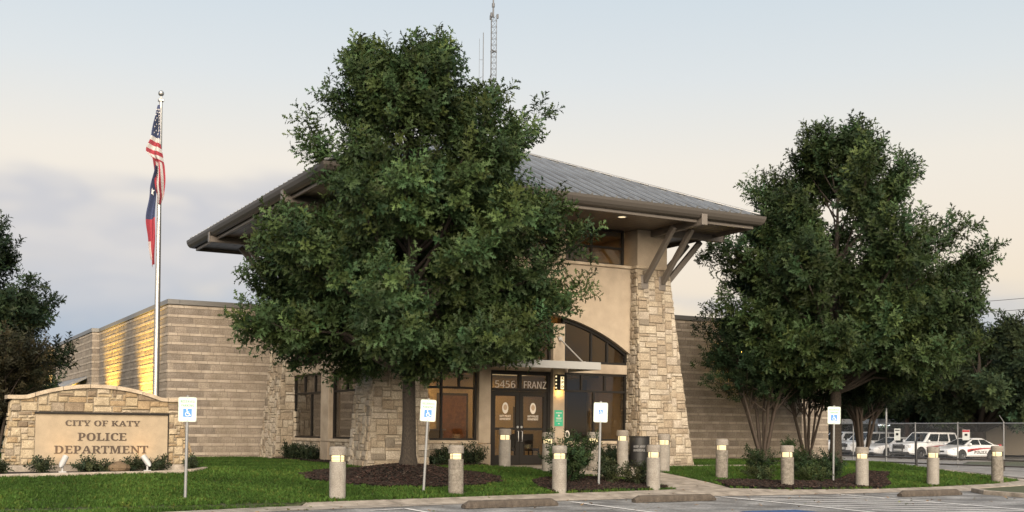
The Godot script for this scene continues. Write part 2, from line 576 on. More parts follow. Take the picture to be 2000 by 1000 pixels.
# A battered pier: bottom and top rectangles as (x0, x1, z0, z1); f, l, r say which faces carry stone.
func pier(b: Vector4, t: Vector4, y0: float, y1: float, root: Node3D, sd: int, single_to: float) -> void:
	var st := MB.new()
	var lo: Array[Vector3] = [Vector3(b.x, y0, b.w), Vector3(b.y, y0, b.w), Vector3(b.y, y0, b.z), Vector3(b.x, y0, b.z)]
	var hi: Array[Vector3] = [Vector3(t.x, y1, t.w), Vector3(t.y, y1, t.w), Vector3(t.y, y1, t.z), Vector3(t.x, y1, t.z)]
	var mid := (lo[0] + lo[2] + hi[0] + hi[2]) * 0.25
	for k in 4:
		var k2 := (k + 1) % 4
		st.quad_out(lo[k], lo[k2], hi[k2], hi[k], (lo[k] + hi[k2]) * 0.5 - mid)
	st.quad_out(hi[0], hi[1], hi[2], hi[3], Vector3.UP)
	var o := root.position
	var p := put(st, "stone_pier", M.mortar, root, o)
	ashlar(lo[0], lo[1], hi[0], hi[1], sd, p, o, -9.0, single_to, "stone", 8)
	ashlar(lo[3], lo[0], hi[3], hi[0], sd + 1, p, o, -9.0, single_to, "stone", 8, 0.085, null, Vector2i(2, 4))
	ashlar(lo[1], lo[2], hi[1], hi[2], sd + 2, p, o, 9.0, -9.0, "stone", 8)
	# cast cap, and the stucco shaft above it
	var cap := MB.new()
	cap.span(Vector3(t.x - 0.07, y1 + 0.003, t.z - 0.05), Vector3(t.y + 0.07, y1 + 0.09, t.w + 0.07), 0.015)
	put(cap, "cap", M.cast_stone, p, o)
	var sh := MB.new()
	sh.span(Vector3(t.x + 0.03, y1 + 0.092, t.z), Vector3(t.y - 0.03, 7.716, t.w - 0.03), 0.01)
	put(sh, "stucco_shaft", M.stucco, p, o)

# Split-face courses 0.2 m high alternating with smooth bands 0.1 m high, on the plane of `fr` (x along, z out).
func block_courses(fr: Transform3D, a0: float, a1: float, y0: float, y1: float, sd: int, parent: Node, shift: Vector3, single: bool, worn_to := -99.0) -> void:
	var r := RandomNumberGenerator.new()
	r.seed = sd
	var rest: Array = [MB.new(), MB.new(), MB.new(), MB.new()]
	var bands: Array = [MB.new(), MB.new()]
	var y := y0
	var row := 0
	while y < y1 - 0.02:
		var split := row % 2 == 0
		var h := minf(0.205 if split else 0.1, y1 - y)
		var x := a0 - (0.2 if (row / 2) % 2 == 0 else 0.0) - (0.1 if not split else 0.0)
		while x < a1 - 0.01:
			var xa := maxf(x, a0) + 0.006
			var xb := minf(x + 0.4, a1) - 0.006
			x += 0.4
			if xb - xa < 0.02: continue
			var st := MB.new()
			if split:
				var worn := r.randf() < (0.85 if xb < worn_to - r.randf() * 0.6 else 0.04)
				var which := 3 if worn else r.randi_range(0, 2)
				var s: MB = st if single else rest[which]
				s.x = fr
				var p: Array[Vector3] = []
				for k in 9:
					var ex := k % 3 == 0 or k % 3 == 2
					p.append(Vector3(lerpf(xa, xb, (k % 3) * 0.5) + (0.0 if ex else r.randf_range(-0.05, 0.05)), lerpf(y + 0.005, y + h - 0.005, (k / 3) * 0.5), 0.004 + r.randf_range(0.0, 0.012) - (0.004 if ex or k / 3 != 1 else -0.008)))
				for k in [0, 1, 3, 4]: s.quad_out(p[k], p[k + 1], p[k + 4], p[k + 3], Vector3.BACK)
				var ring := [0, 1, 2, 5, 8, 7, 6, 3]
				for k in 8:
					var a := p[ring[k]]
					var b := p[ring[(k + 1) % 8]]
					s.quad_out(a, b, Vector3(b.x, b.y, -0.02), Vector3(a.x, a.y, -0.02), (a + b) * 0.5 - p[4])
				if single: put(st, "block", M["split%d" % which], parent, shift)
			else:
				var which := r.randi_range(0, 1)
				var s: MB = st if single else bands[which]
				s.x = fr
				s.span(Vector3(xa, y + 0.005, -0.02), Vector3(xb, y + h - 0.005, 0.016 + r.randf() * 0.004), 0.004)
				if single: put(st, "smooth_block", M["band%d" % which], parent, shift)
		y += h
		row += 1
	for i in 4:
		if rest[i].v.size(): stuff(put(rest[i], "block_facing", M["split%d" % i], parent, shift))
	for i in 2:
		if bands[i].v.size(): stuff(put(bands[i], "smooth_block_facing", M["band%d" % i], parent, shift))

# ---------------------------------------------------------------- windows
# A bronze frame in the plane of `fr` with its mullions; every pane is a piece of its own.
func window(fr: Transform3D, a0: float, a1: float, y0: float, y1: float, rail: float, upper: Array, lower: Array, root: Node3D) -> MeshInstance3D:
	var st := MB.new()
	st.x = fr
	var o := root.position
	var f := 0.055
	st.span(Vector3(a0, y0, -0.05), Vector3(a0 + f, y1, 0.05))
	st.span(Vector3(a1 - f, y0, -0.05), Vector3(a1, y1, 0.05))
	st.span(Vector3(a0 + f, y0, -0.05), Vector3(a1 - f, y0 + f, 0.05))
	st.span(Vector3(a0 + f, y1 - f, -0.05), Vector3(a1 - f, y1, 0.05))
	var rows: Array = [[y0 + f, y1 - f, lower]]
	if rail > 0.0:
		st.span(Vector3(a0 + f, rail - 0.03, -0.045), Vector3(a1 - f, rail + 0.03, 0.045))
		rows = [[y0 + f, rail - 0.03, lower], [rail + 0.03, y1 - f, upper]]
	var panes: Array = []
	for row in rows:
		var xs: Array = [a0 + f]
		for m: float in row[2]:
			st.span(Vector3(m - 0.028, row[0], -0.042), Vector3(m + 0.028, row[1], 0.042))
			xs.append(m - 0.028); xs.append(m + 0.028)
		xs.append(a1 - f)
		for k in range(0, xs.size(), 2): panes.append([xs[k], xs[k + 1], row[0], row[1]])
	var win := put(st, "window", M.bronze, root, o)
	for p in panes:
		var g := MB.new()
		g.x = fr
		g.span(Vector3(p[0], p[2], -0.004), Vector3(p[1], p[3], 0.004))
		put(g, "pane", M.glass, win, o)
	return win

func arc_y(dx: float, r: float) -> float:
	return sqrt(maxf(r * r - dx * dx, 0.0))

# One storey-and-a-half bay between two piers, seen along `fr`; `posts` are the stucco columns in it.
func bay(fr: Transform3D, a0: float, a1: float, mid: float, posts: Array, front: bool, root: Node3D) -> void:
	var o := root.position
	var yc := -1.27
	var rad := 6.3 if front else 6.45
	# stone plinth and sills under the windows
	var spans: Array = []
	var from := a0
	for p in posts:
		spans.append([from, p[0]]); from = p[1]
	spans.append([from, a1])
	for k in spans.size():
		if front and k == 1: continue
		var s: Array = spans[k]
		var st := MB.new()
		st.x = fr
		st.span(Vector3(s[0], 0.3, -0.2), Vector3(s[1], 1.13, 0.12))
		var pl := put(st, "plinth", M.mortar, root, o)
		ashlar(fr * Vector3(s[0], 0.45, 0.12), fr * Vector3(s[1], 0.45, 0.12), fr * Vector3(s[0], 1.13, 0.12), fr * Vector3(s[1], 1.13, 0.12), 500 + k + (10 if front else 0), pl, o, -9, 9 if front else -9, "stone", 8, 0.085, null, Vector2i(4, 7), Vector2i(2, 3))
		var si := MB.new()
		si.x = fr
		si.span(Vector3(s[0] + 0.002, 1.132, -0.15), Vector3(s[1] - 0.002, 1.225, 0.19), 0.012)
		put(si, "window_sill", M.cast_stone, root, o)
	for p in posts:
		var st := MB.new()
		st.x = fr
		st.span(Vector3(p[0], 0.3, -0.22), Vector3(p[1], 1.13, 0.21), 0.012)
		st.span(Vector3(p[0] + 0.004, 1.142, -0.22), Vector3(p[1] - 0.004, 4.7, 0.2), 0.012)
		put(st, "column", M.stucco_light, root, o)
	# spandrel beam over the ground floor
	for s in spans:
		var be := MB.new()
		be.x = fr
		be.span(Vector3(s[0] + 0.001, 3.262, -0.2), Vector3(s[1] - 0.001, 3.55, 0.1), 0.012)
		put(be, "spandrel_beam", M.stucco_light, root, o)
	# ground-floor windows
	for k in spans.size():
		if front and k == 1: continue
		var l: float = spans[k][0] + 0.003
		var h: float = spans[k][1] - 0.003
		if front and k == 0: window(fr, l, h, 1.228, 3.258, 2.72, [2.62, 3.17], [2.62], root)
		elif front: window(fr, l, h, 1.228, 3.258, 2.72, [7.28, 8.12], [7.72], root)
		else: window(fr, l, h, 1.228, 3.258, 2.66, [lerpf(l, h, 0.33), lerpf(l, h, 0.66)], [lerpf(l, h, 0.55)], root)
	# wall over the arch, in three panels with open control joints
	var cuts: Array = [a0 - 0.2]
	for p in posts:
		cuts.append((p[1] + p[0]) * 0.5 + (0.21 if front else 0.0))
	cuts.append(a1 + 0.2)
	for k in cuts.size() - 1:
		var c0: float = cuts[k] + 0.006
		var c1: float = cuts[k + 1] - 0.006
		var poly := PackedVector2Array()
		poly.append(Vector2(c0, 6.51)); poly.append(Vector2(c1, 6.51))
		for i in 17:
			var a := lerpf(c1, c0, i / 16.0)
			poly.append(Vector2(a, yc + arc_y(clampf(a, a0, a1) - mid, rad)))
		var st := MB.new()
		st.x = fr
		st.prism(poly, -0.2, 0.2)
		var wall := put(st, "stucco_panel", M.stucco, root, o)
		var trim := MB.new()
		trim.x = fr
		for i in 12:
			var b0 := clampf(lerpf(c0, c1, i / 12.0), a0, a1)
			var b1 := clampf(lerpf(c0, c1, (i + 1) / 12.0), a0, a1)
			if b1 - b0 < 0.01: continue
			var y0 := yc + arc_y(b0 - mid, rad)
			var y1 := yc + arc_y(b1 - mid, rad)
			trim.prism(PackedVector2Array([Vector2(b0, y0 + 0.002), Vector2(b1, y1 + 0.002), Vector2(b1, y1 + 0.2), Vector2(b0, y0 + 0.2)]), 0.15, 0.215)
		put(trim, "arch_trim", M.stucco, wall, o)
	var bk := MB.new()
	bk.x = fr
	bk.span(Vector3(a0, 5.3, -0.24), Vector3(a1, 6.5, -0.205))
	put(bk, "wall_backing", M.joint, root, o)
	# arched windows between spandrel and wall
	var ms: Array = []
	if front: ms = [[a0, posts[0][0], [2.75, 3.25]], [posts[0][1], posts[1][0], [4.6, 5.65]], [posts[1][1], a1, [7.62, 8.2]]]
	else: ms = [[a0, posts[0][0], [a0 + 1.0, a0 + 2.0]], [posts[0][1], a1, [a1 - 2.0, a1 - 1.0]]]
	for q in ms:
		var st := MB.new()
		st.x = fr
		var top := func(a: float) -> float: return yc + arc_y(a - mid, rad)
		var l: float = q[0]
		var h: float = q[1]
		st.span(Vector3(l, 3.552, -0.05), Vector3(h, 3.62, 0.05))
		st.span(Vector3(l, 3.622, -0.05), Vector3(l + 0.06, top.call(l) - 0.01, 0.05))
		st.span(Vector3(h - 0.06, 3.622, -0.05), Vector3(h, top.call(h) - 0.01, 0.05))
		for i in 10:
			var b0 := lerpf(l, h, i / 10.0)
			var b1 := lerpf(l, h, (i + 1) / 10.0)
			st.prism(PackedVector2Array([Vector2(b0, top.call(b0) - 0.1), Vector2(b1, top.call(b1) - 0.1), Vector2(b1, top.call(b1) + 0.02), Vector2(b0, top.call(b0) + 0.02)]), -0.06, 0.06)
		for m: float in q[2]: st.span(Vector3(m - 0.03, 3.622, -0.045), Vector3(m + 0.03, top.call(m) - 0.1, 0.045))
		var win := put(st, "arched_window", M.bronze, root, o)
		var xs: Array = [l + 0.06]
		for m: float in q[2]:
			xs.append(m - 0.03); xs.append(m + 0.03)
		xs.append(h - 0.06)
		for k in range(0, xs.size(), 2):
			var poly := PackedVector2Array([Vector2(xs[k], 3.62), Vector2(xs[k + 1], 3.62)])
			for i in 7:
				var a := lerpf(xs[k + 1], xs[k], i / 6.0)
				poly.append(Vector2(a, top.call(a) - 0.095))
			var g := MB.new()
			g.x = fr
			g.prism(poly, -0.004, 0.004)
			put(g, "pane", M.glass, win, o)
	# clerestory under the eave
	var si := MB.new()
	si.x = fr
	si.span(Vector3(a0 - 0.2, 6.512, -0.24), Vector3(a1 + 0.2, 6.6, 0.28), 0.012)
	put(si, "clerestory_sill", M.cast_stone, root, o)
	var edges: Array = [a0 - 0.2]
	for p in posts:
		edges.append(p[0] - 0.02); edges.append(p[1] + 0.02)
	edges.append(a1 - 0.12)
	for k in range(0, edges.size(), 2):
		var l: float = edges[k]
		var h: float = edges[k + 1]
		window(fr, l, h, 6.602, 7.7, 7.14, [lerpf(l, h, 0.46)], [lerpf(l, h, 0.46)], root)
	for p in posts:
		var st := MB.new()
		st.x = fr
		st.span(Vector3(p[0] - 0.018, 6.602, -0.2), Vector3(p[1] + 0.018, 7.716, 0.16), 0.01)
		put(st, "clerestory_post", M.stucco, root, o)

# ---------------------------------------------------------------- the station
func front_frame(z: float) -> Transform3D: return Transform3D(Basis(), Vector3(0, 0, z))
func side_frame(x: float) -> Transform3D: return Transform3D(Basis(Vector3(0, 0, 1), Vector3.UP, Vector3(-1, 0, 0)), Vector3(x, 0, 0))

func make_roof(root: Node3D) -> void:
	var o := root.position
	var x0 := -1.9
	var x1 := 11.76
	var z0 := -11.6
	var z1 := 2.0
	var ey := 8.0
	var apex := Vector3(5.0, 11.0, -4.8)
	var c: Array[Vector3] = [Vector3(x0, ey, z1), Vector3(x1, ey, z1), Vector3(x1, ey, z0), Vector3(x0, ey, z0)]
	var st := MB.new()
	for k in 4:
		var a := c[k]
		var b := c[(k + 1) % 4]
		st.tri_out(a, b, apex, Vector3.UP)
		st.quad_out(a, b, b - Vector3(0, 0.06, 0), a - Vector3(0, 0.06, 0), (a + b) * 0.5 - apex)
	var roof := put(st, "roof", M.roof_metal, root, o)
	# standing seams, each from the eave up to the hip
	for k in 4:
		var a := c[k]
		var b := c[(k + 1) % 4]
		var e := (b - a).normalized()
		var l := a.distance_to(b)
		var inward := Vector3.UP.cross(e)
		var half := l * 0.5
		var rise := apex.y - ey
		var run: float = absf((apex - a).dot(inward))
		var nrm := (e.cross((inward * run + Vector3.UP * rise).normalized()) * -1.0).normalized()
		if nrm.y < 0.0: nrm = -nrm
		var n := int(l / 0.4)
		for i in range(1, n):
			var s := i * l / n
			var t := 1.0 - absf(s - half) / half
			if t < 0.03: continue
			var p0 := a + e * s - inward * 0.03 + Vector3.UP * 0.0
			var p1 := a + e * s + (inward * run + Vector3.UP * rise) * (t - 0.006)
			var sm := MB.new()
			var w0 := e * 0.05
			var w1 := e * 0.022
			var hn := nrm * 0.062
			sm.quad_out(p0 - w1 + hn, p0 + w1 + hn, p1 + w1 + hn, p1 - w1 + hn, nrm)
			sm.quad_out(p0 - w0, p0 - w1 + hn, p1 - w1 + hn, p1 - w0, nrm - e)
			sm.quad_out(p0 + w0, p0 + w1 + hn, p1 + w1 + hn, p1 + w0, nrm + e)
			sm.quad_out(p0 - w0, p0 + w0, p0 + w1 + hn, p0 - w1 + hn, -inward)
			put(sm, "seam", M.roof_metal, roof, o)
	for k in 4:
		var hp := MB.new()
		hp.bar(c[k] + Vector3.UP * 0.05, apex + Vector3.UP * 0.05, 0.16, 0.06, Vector3.UP, 0.02)
		put(hp, "hip_cap", M.roof_metal, roof, o)
	# half-round gutter, fascia and trim round the eave
	var prof := PackedVector2Array([Vector2(0.0, -0.07), Vector2(0.09, -0.07), Vector2(0.10, -0.02), Vector2(0.125, -0.02), Vector2(0.12, -0.10), Vector2(0.085, -0.2), Vector2(0.03, -0.27), Vector2(-0.06, -0.30), Vector2(-0.06, -0.07)])
	for k in 4:
		var a := c[k]
		var b := c[(k + 1) % 4]
		var e := (b - a).normalized()
		var out := e.cross(Vector3.UP)
		var g := MB.new()
		for i in prof.size():
			var p := prof[i]
			var q := prof[(i + 1) % prof.size()]
			var pa := a + out * p.x + Vector3.UP * p.y - e * p.x
			var pb := b + out * p.x + Vector3.UP * p.y + e * p.x
			var qa := a + out * q.x + Vector3.UP * q.y - e * q.x
			var qb := b + out * q.x + Vector3.UP * q.y + e * q.x
			var d := (q - p)
			g.quad_out(pa, pb, qb, qa, out * d.y * -1.0 + Vector3.UP * d.x)
		put(g, "gutter", M.taupe, root, o)
		var f := MB.new()
		f.bar(a - out * 0.16 + e * 0.16 + Vector3.UP * -0.33, b - out * 0.16 - e * 0.16 + Vector3.UP * -0.33, 0.06, 0.11, Vector3.UP, 0.01)
		put(f, "fascia", M.taupe_light, root, o)
	# soffit boards: they run along each eave, mitred at the corners
	var step := 0.24
	for k in 4:
		var a := c[k]
		var b := c[(k + 1) % 4]
		var e := (b - a).normalized()
		var out := e.cross(Vector3.UP)
		for i in 13:
			var d0 := 0.19 + i * step
			var d1 := d0 + step - 0.012
			var y := 7.722 - ey
			var sb := MB.new()
			var q: Array[Vector3] = [a - out * d0 + e * d0, b - out * d0 - e * d0, b - out * d1 - e * d1, a - out * d1 + e * d1]
			for m in 4: q[m] += Vector3.UP * y
			sb.quad_out(q[0], q[1], q[2], q[3], Vector3.DOWN)
			var up := Vector3.UP * 0.02
			for m in 4: sb.quad_out(q[m], q[(m + 1) % 4], q[(m + 1) % 4] + up, q[m] + up, (q[m] - (q[0] + q[2]) * 0.5))
			put(sb, "soffit_board", M.soffit, root, o)
	var back := MB.new()
	back.span(Vector3(x0 + 0.2, 7.75, z0 + 0.2), Vector3(x1 - 0.2, 7.8, z1 - 0.2))
	put(back, "soffit_backing", M.taupe, root, o)
	# recessed downlights in the front soffit
	for p: Vector2 in [Vector2(7.4, 1.05), Vector2(4.87, 1.05), Vector2(2.4, 1.05)]:
		var tr := MB.new()
		tr.lathe([Vector2(0.155, 7.70), Vector2(0.16, 7.715), Vector2(0.11, 7.718), Vector2(0.11, 7.70), Vector2(0.155, 7.70)], 20, Vector3(p.x, 0, p.y))
		var rim := put(tr, "downlight", M.white, root, o)
		var d := MB.new()
		d.lathe([Vector2(0.0, 7.70), Vector2(0.108, 7.70), Vector2(0.108, 7.712), Vector2(0.0, 7.712)], 20, Vector3(p.x, 0, p.y))
		put(d, "downlight_lens", M.downlight, rim, o)
		var l := SpotLight3D.new()
		l.name = "downlight_beam"
		l.light_color = Color(1.0, 0.86, 0.62)
		l.light_energy = 0.8
		l.spot_angle = 60
		l.spot_range = 30
		l.spot_attenuation = 2.0
		l.light_size = 0.1
		l.shadow_enabled = true
		rim.add_child(l)
		l.position = Vector3(p.x, 7.68, p.y) - o
		l.rotation.x = -PI / 2

# Two steel struts and the beam they carry, standing out from a pier towards `out`.
func bracket(root: Node3D, base: Vector3, along: Vector3, out: Vector3, reach: float, beam_at: float, beam_len: float) -> void:
	var o := root.position
	for s in 2:
		var p := base + along * (0.66 * s)
		var st := MB.new()
		st.bar(p + out * 0.04, p + out * reach + Vector3.UP * 1.46, 0.13, 0.17, Vector3.UP, 0.012)
		var b := put(st, "strut", M.taupe_light, root, o)
		var pl := MB.new()
		var q := p + out * 0.03 - Vector3.UP * 0.03
		var sz := along.abs() * 0.26 + Vector3.UP * 0.44 + out.abs() * 0.05
		pl.box(q, sz, 0.02)
		put(pl, "base_plate", M.taupe_light, b, o)
	var bm := MB.new()
	var c := base + along * beam_at
	c.y = 7.62
	bm.bar(c - out * 0.3, c + out * beam_len, 0.15, 0.2, Vector3.UP, 0.01)
	var bb := put(bm, "outrigger_beam", M.taupe_light, root, o)
	var pe := MB.new()
	pe.box(c + out * (beam_len + 0.012) + Vector3.UP * 0.06, along.abs() * 0.2 + Vector3.UP * 0.32 + out.abs() * 0.024, 0.005)
	put(pe, "end_plate", M.taupe_light, bb, o)

func make_door(root: Node3D) -> void:
	var o := root.position
	var z := -0.9
	var fr := front_frame(z)
	var st := MB.new()
	st.x = fr
	var l := 4.115
	var h := 6.175
	st.span(Vector3(l, 0.5, -0.06), Vector3(l + 0.1, 3.255, 0.06))
	st.span(Vector3(h - 0.1, 0.5, -0.06), Vector3(h, 3.255, 0.06))
	st.span(Vector3(l + 0.1, 2.67, -0.06), Vector3(h - 0.1, 2.745, 0.06))
	st.span(Vector3(l + 0.1, 3.15, -0.06), Vector3(h - 0.1, 3.255, 0.06))
	st.span(Vector3(5.1, 2.745, -0.06), Vector3(5.19, 3.15, 0.06))
	st.span(Vector3(l + 0.1, 0.48, -0.08), Vector3(h - 0.1, 0.515, 0.12), 0.006)
	var frame := put(st, "door_frame", M.bronze, root, o)
	for s: Array in [[l + 0.1, 5.1, "5456", 4.66, 0.66], [5.19, h - 0.1, "FRANZ", 5.66, 0.76]]:
		var g := MB.new()
		g.x = fr
		g.span(Vector3(s[0], 2.745, -0.004), Vector3(s[1], 3.15, 0.004))
		put(g, "transom_pane", M.glass, frame, o)
		words(s[2], 0.205, M.decal, frame, Transform3D(Basis(), Vector3(s[3], 2.86, z + 0.02) - o), "house_number" if s[2] == "5456" else "street_name", s[4], "Droid Sans", 400)
	for s: Array in [[l + 0.105, 5.14, 1.0], [5.15, h - 0.105, -1.0]]:
		var d := MB.new()
		d.x = fr
		var a: float = s[0]
		var b: float = s[1]
		d.span(Vector3(a, 0.52, -0.03), Vector3(a + 0.12, 2.665, 0.03))
		d.span(Vector3(b - 0.12, 0.52, -0.03), Vector3(b, 2.665, 0.03))
		d.span(Vector3(a + 0.12, 0.52, -0.03), Vector3(b - 0.12, 0.8, 0.03))
		d.span(Vector3(a + 0.12, 2.52, -0.03), Vector3(b - 0.12, 2.665, 0.03))
		d.span(Vector3(a + 0.12, 1.53, -0.028), Vector3(b - 0.12, 1.6, 0.028))
		var door := put(d, "door", M.bronze, root, o)
		for q: Array in [[0.8, 1.53], [1.6, 2.52]]:
			var g := MB.new()
			g.x = fr
			g.span(Vector3(a + 0.12, q[0], -0.004), Vector3(b - 0.12, q[1], 0.004))
			put(g, "pane", M.glass, door, o)
		var hx: float = (b - 0.06) if s[2] > 0 else (a + 0.06)
		var hd := MB.new()
		hd.tube([Vector3(hx, 1.2, z + 0.03), Vector3(hx, 1.2, z + 0.09), Vector3(hx, 1.5, z + 0.09), Vector3(hx, 1.5, z + 0.03)], [0.014, 0.014, 0.014, 0.014], 8)
		put(hd, "handle", M.brushed, door, o)
		var lk := MB.new()
		lk.lathe([Vector2(0, 0), Vector2(0.035, 0), Vector2(0.035, 0.012), Vector2(0, 0.012)], 14)
		lk.x = Transform3D(Basis(Vector3.RIGHT, PI / 2), Vector3(hx, 1.62, z + 0.032))
		var lk2 := MB.new()
		lk2.x = lk.x
		lk2.lathe([Vector2(0.035, 0), Vector2(0.035, 0.012), Vector2(0, 0.012)], 14)
		put(lk2, "lock", M.brushed, door, o)
		var mx: float = (a + b) * 0.5
		var ov := PackedVector2Array()
		var iv := PackedVector2Array()
		for k in 20:
			ov.append(Vector2(mx + cos(TAU * k / 20) * 0.1, 2.17 + sin(TAU * k / 20) * 0.165))
			iv.append(Vector2(mx + cos(TAU * k / 20) * 0.062, 2.19 + sin(TAU * k / 20) * 0.085))
		var dv := MB.new()
		dv.x = fr
		dv.prism(ov, 0.006, 0.008)
		var dec := put(dv, "badge_decal", M.decal, door, o)
		var di := MB.new()
		di.x = fr
		di.prism(iv, 0.009, 0.011)
		put(di, "badge_centre", M.decal_dark, dec, o)
		words("KATY POLICE", 0.06, M.decal, door, Transform3D(Basis(), Vector3(mx, 1.935, z + 0.008) - o), "door_lettering", 0.36, "Droid Sans", 700, 0.003)
		words("DEPARTMENT", 0.06, M.decal, door, Transform3D(Basis(), Vector3(mx, 1.85, z + 0.008) - o), "door_lettering", 0.36, "Droid Sans", 700, 0.003)

func make_lobby(root: Node3D) -> void:
	var o := root.position
	var parts: Array = [
		["lobby_floor", M.interior_floor, Vector3(0.9, 0.3, -9.1), Vector3(9.1, 0.5, -1.1)],
		["lobby_ceiling", M.interior_wall, Vector3(0.6, 7.55, -9.3), Vector3(9.6, 7.7, -1.12)],
		["lobby_back_wall", M.interior_wall, Vector3(1.2, 0.5, -4.9), Vector3(9.0, 7.55, -4.7)],
		["lobby_side_wall", M.interior_wall, Vector3(9.02, 0.5, -9.1), Vector3(9.22, 7.55, -1.3)],
		["lobby_side_wall", M.interior_wall, Vector3(1.0, 3.4, -4.69), Vector3(1.2, 7.55, -1.2)],
		["lobby_bulkhead", M.interior_wall, Vector3(1.25, 3.3, -4.69), Vector3(9.0, 3.62, -2.6)],
		["bulkhead_trim", M.interior_dark, Vector3(1.25, 3.24, -2.7), Vector3(9.0, 3.29, -2.55)],
		["dark_partition", M.interior_dark, Vector3(7.7, 0.5, -3.0), Vector3(7.95, 7.5, -2.85)],
		["dark_partition", M.interior_dark, Vector3(8.25, 0.5, -3.4), Vector3(9.0, 3.2, -3.25)],
		["notice_frame", M.interior_dark, Vector3(7.05, 1.6, -4.69), Vector3(7.35, 2.3, -4.66)],
		["wood_door", M.wood_door, Vector3(4.35, 0.51, -4.69), Vector3(5.3, 2.62, -4.64)],
		["wood_door_frame", M.interior_dark, Vector3(4.27, 0.505, -4.695), Vector3(5.38, 2.70, -4.66)],
		["dark_opening", M.interior_dark, Vector3(3.05, 0.51, -4.69), Vector3(3.75, 2.6, -4.66)],
		["counter", M.interior_wall, Vector3(2.3, 0.5, -3.9), Vector3(3.9, 1.5, -3.4)],
		["counter_top", M.white, Vector3(2.25, 1.503, -3.95), Vector3(3.95, 1.55, -3.3)],
		["rear_wall", M.stucco, Vector3(0.9, 0.3, -9.5), Vector3(10.2, 7.7, -9.32)],
		["east_wall", M.stucco, Vector3(9.6, 0.3, -9.3), Vector3(9.9, 7.7, -1.7)],
	]
	for p in parts:
		var st := MB.new()
		st.span(p[2], p[3], 0.004)
		put(st, p[0], p[1], root, o)
	# chairs' backs and a desk that show dimly behind the right door
	var ch := MB.new()
	for x: float in [5.55, 6.05]:
		ch.span(Vector3(x, 0.9, -2.35), Vector3(x + 0.42, 0.98, -1.95), 0.02)
		ch.span(Vector3(x, 0.98, -2.4), Vector3(x + 0.42, 1.42, -2.33), 0.02)
		for q: Vector2 in [Vector2(x + 0.03, -2.35), Vector2(x + 0.37, -2.35), Vector2(x + 0.03, -1.98), Vector2(x + 0.37, -1.98)]:
			ch.span(Vector3(q.x, 0.502, q.y), Vector3(q.x + 0.03, 0.9, q.y + 0.03))
	put(ch, "lobby_seating", M.interior_dark, root, o)
	for z: float in [-7.0, -5.15, -3.3]:
		var b := MB.new()
		b.span(Vector3(1.02, 1.24, z - 1.35), Vector3(1.05, 3.2, z + 0.45))
		put(b, "blind", M.blind, root, o)
	# ceiling panels: two under the bulkhead, two at the full height
	for p: Array in [[Vector3(3.1, 3.29, -3.6), 4.5], [Vector3(6.3, 3.29, -3.6), 1.8], [Vector3(3.4, 7.54, -2.4), 1.2], [Vector3(7.2, 7.54, -2.4), 1.2]]:
		var st := MB.new()
		st.box(p[0], Vector3(1.2, 0.02, 0.3), 0.004)
		var lp := put(st, "ceiling_light", M.panel_light, root, o)
		var a := AreaLight3D.new()
		a.name = "ceiling_glow"
		a.area_size = Vector2(1.2, 0.3)
		a.light_color = Color(1.0, 0.80, 0.50)
		a.light_energy = p[1]
		a.area_range = 30.0
		a.shadow_enabled = true
		lp.add_child(a)
		a.position = p[0] - Vector3(0, 0.03, 0) - o
		a.rotation.x = -PI / 2

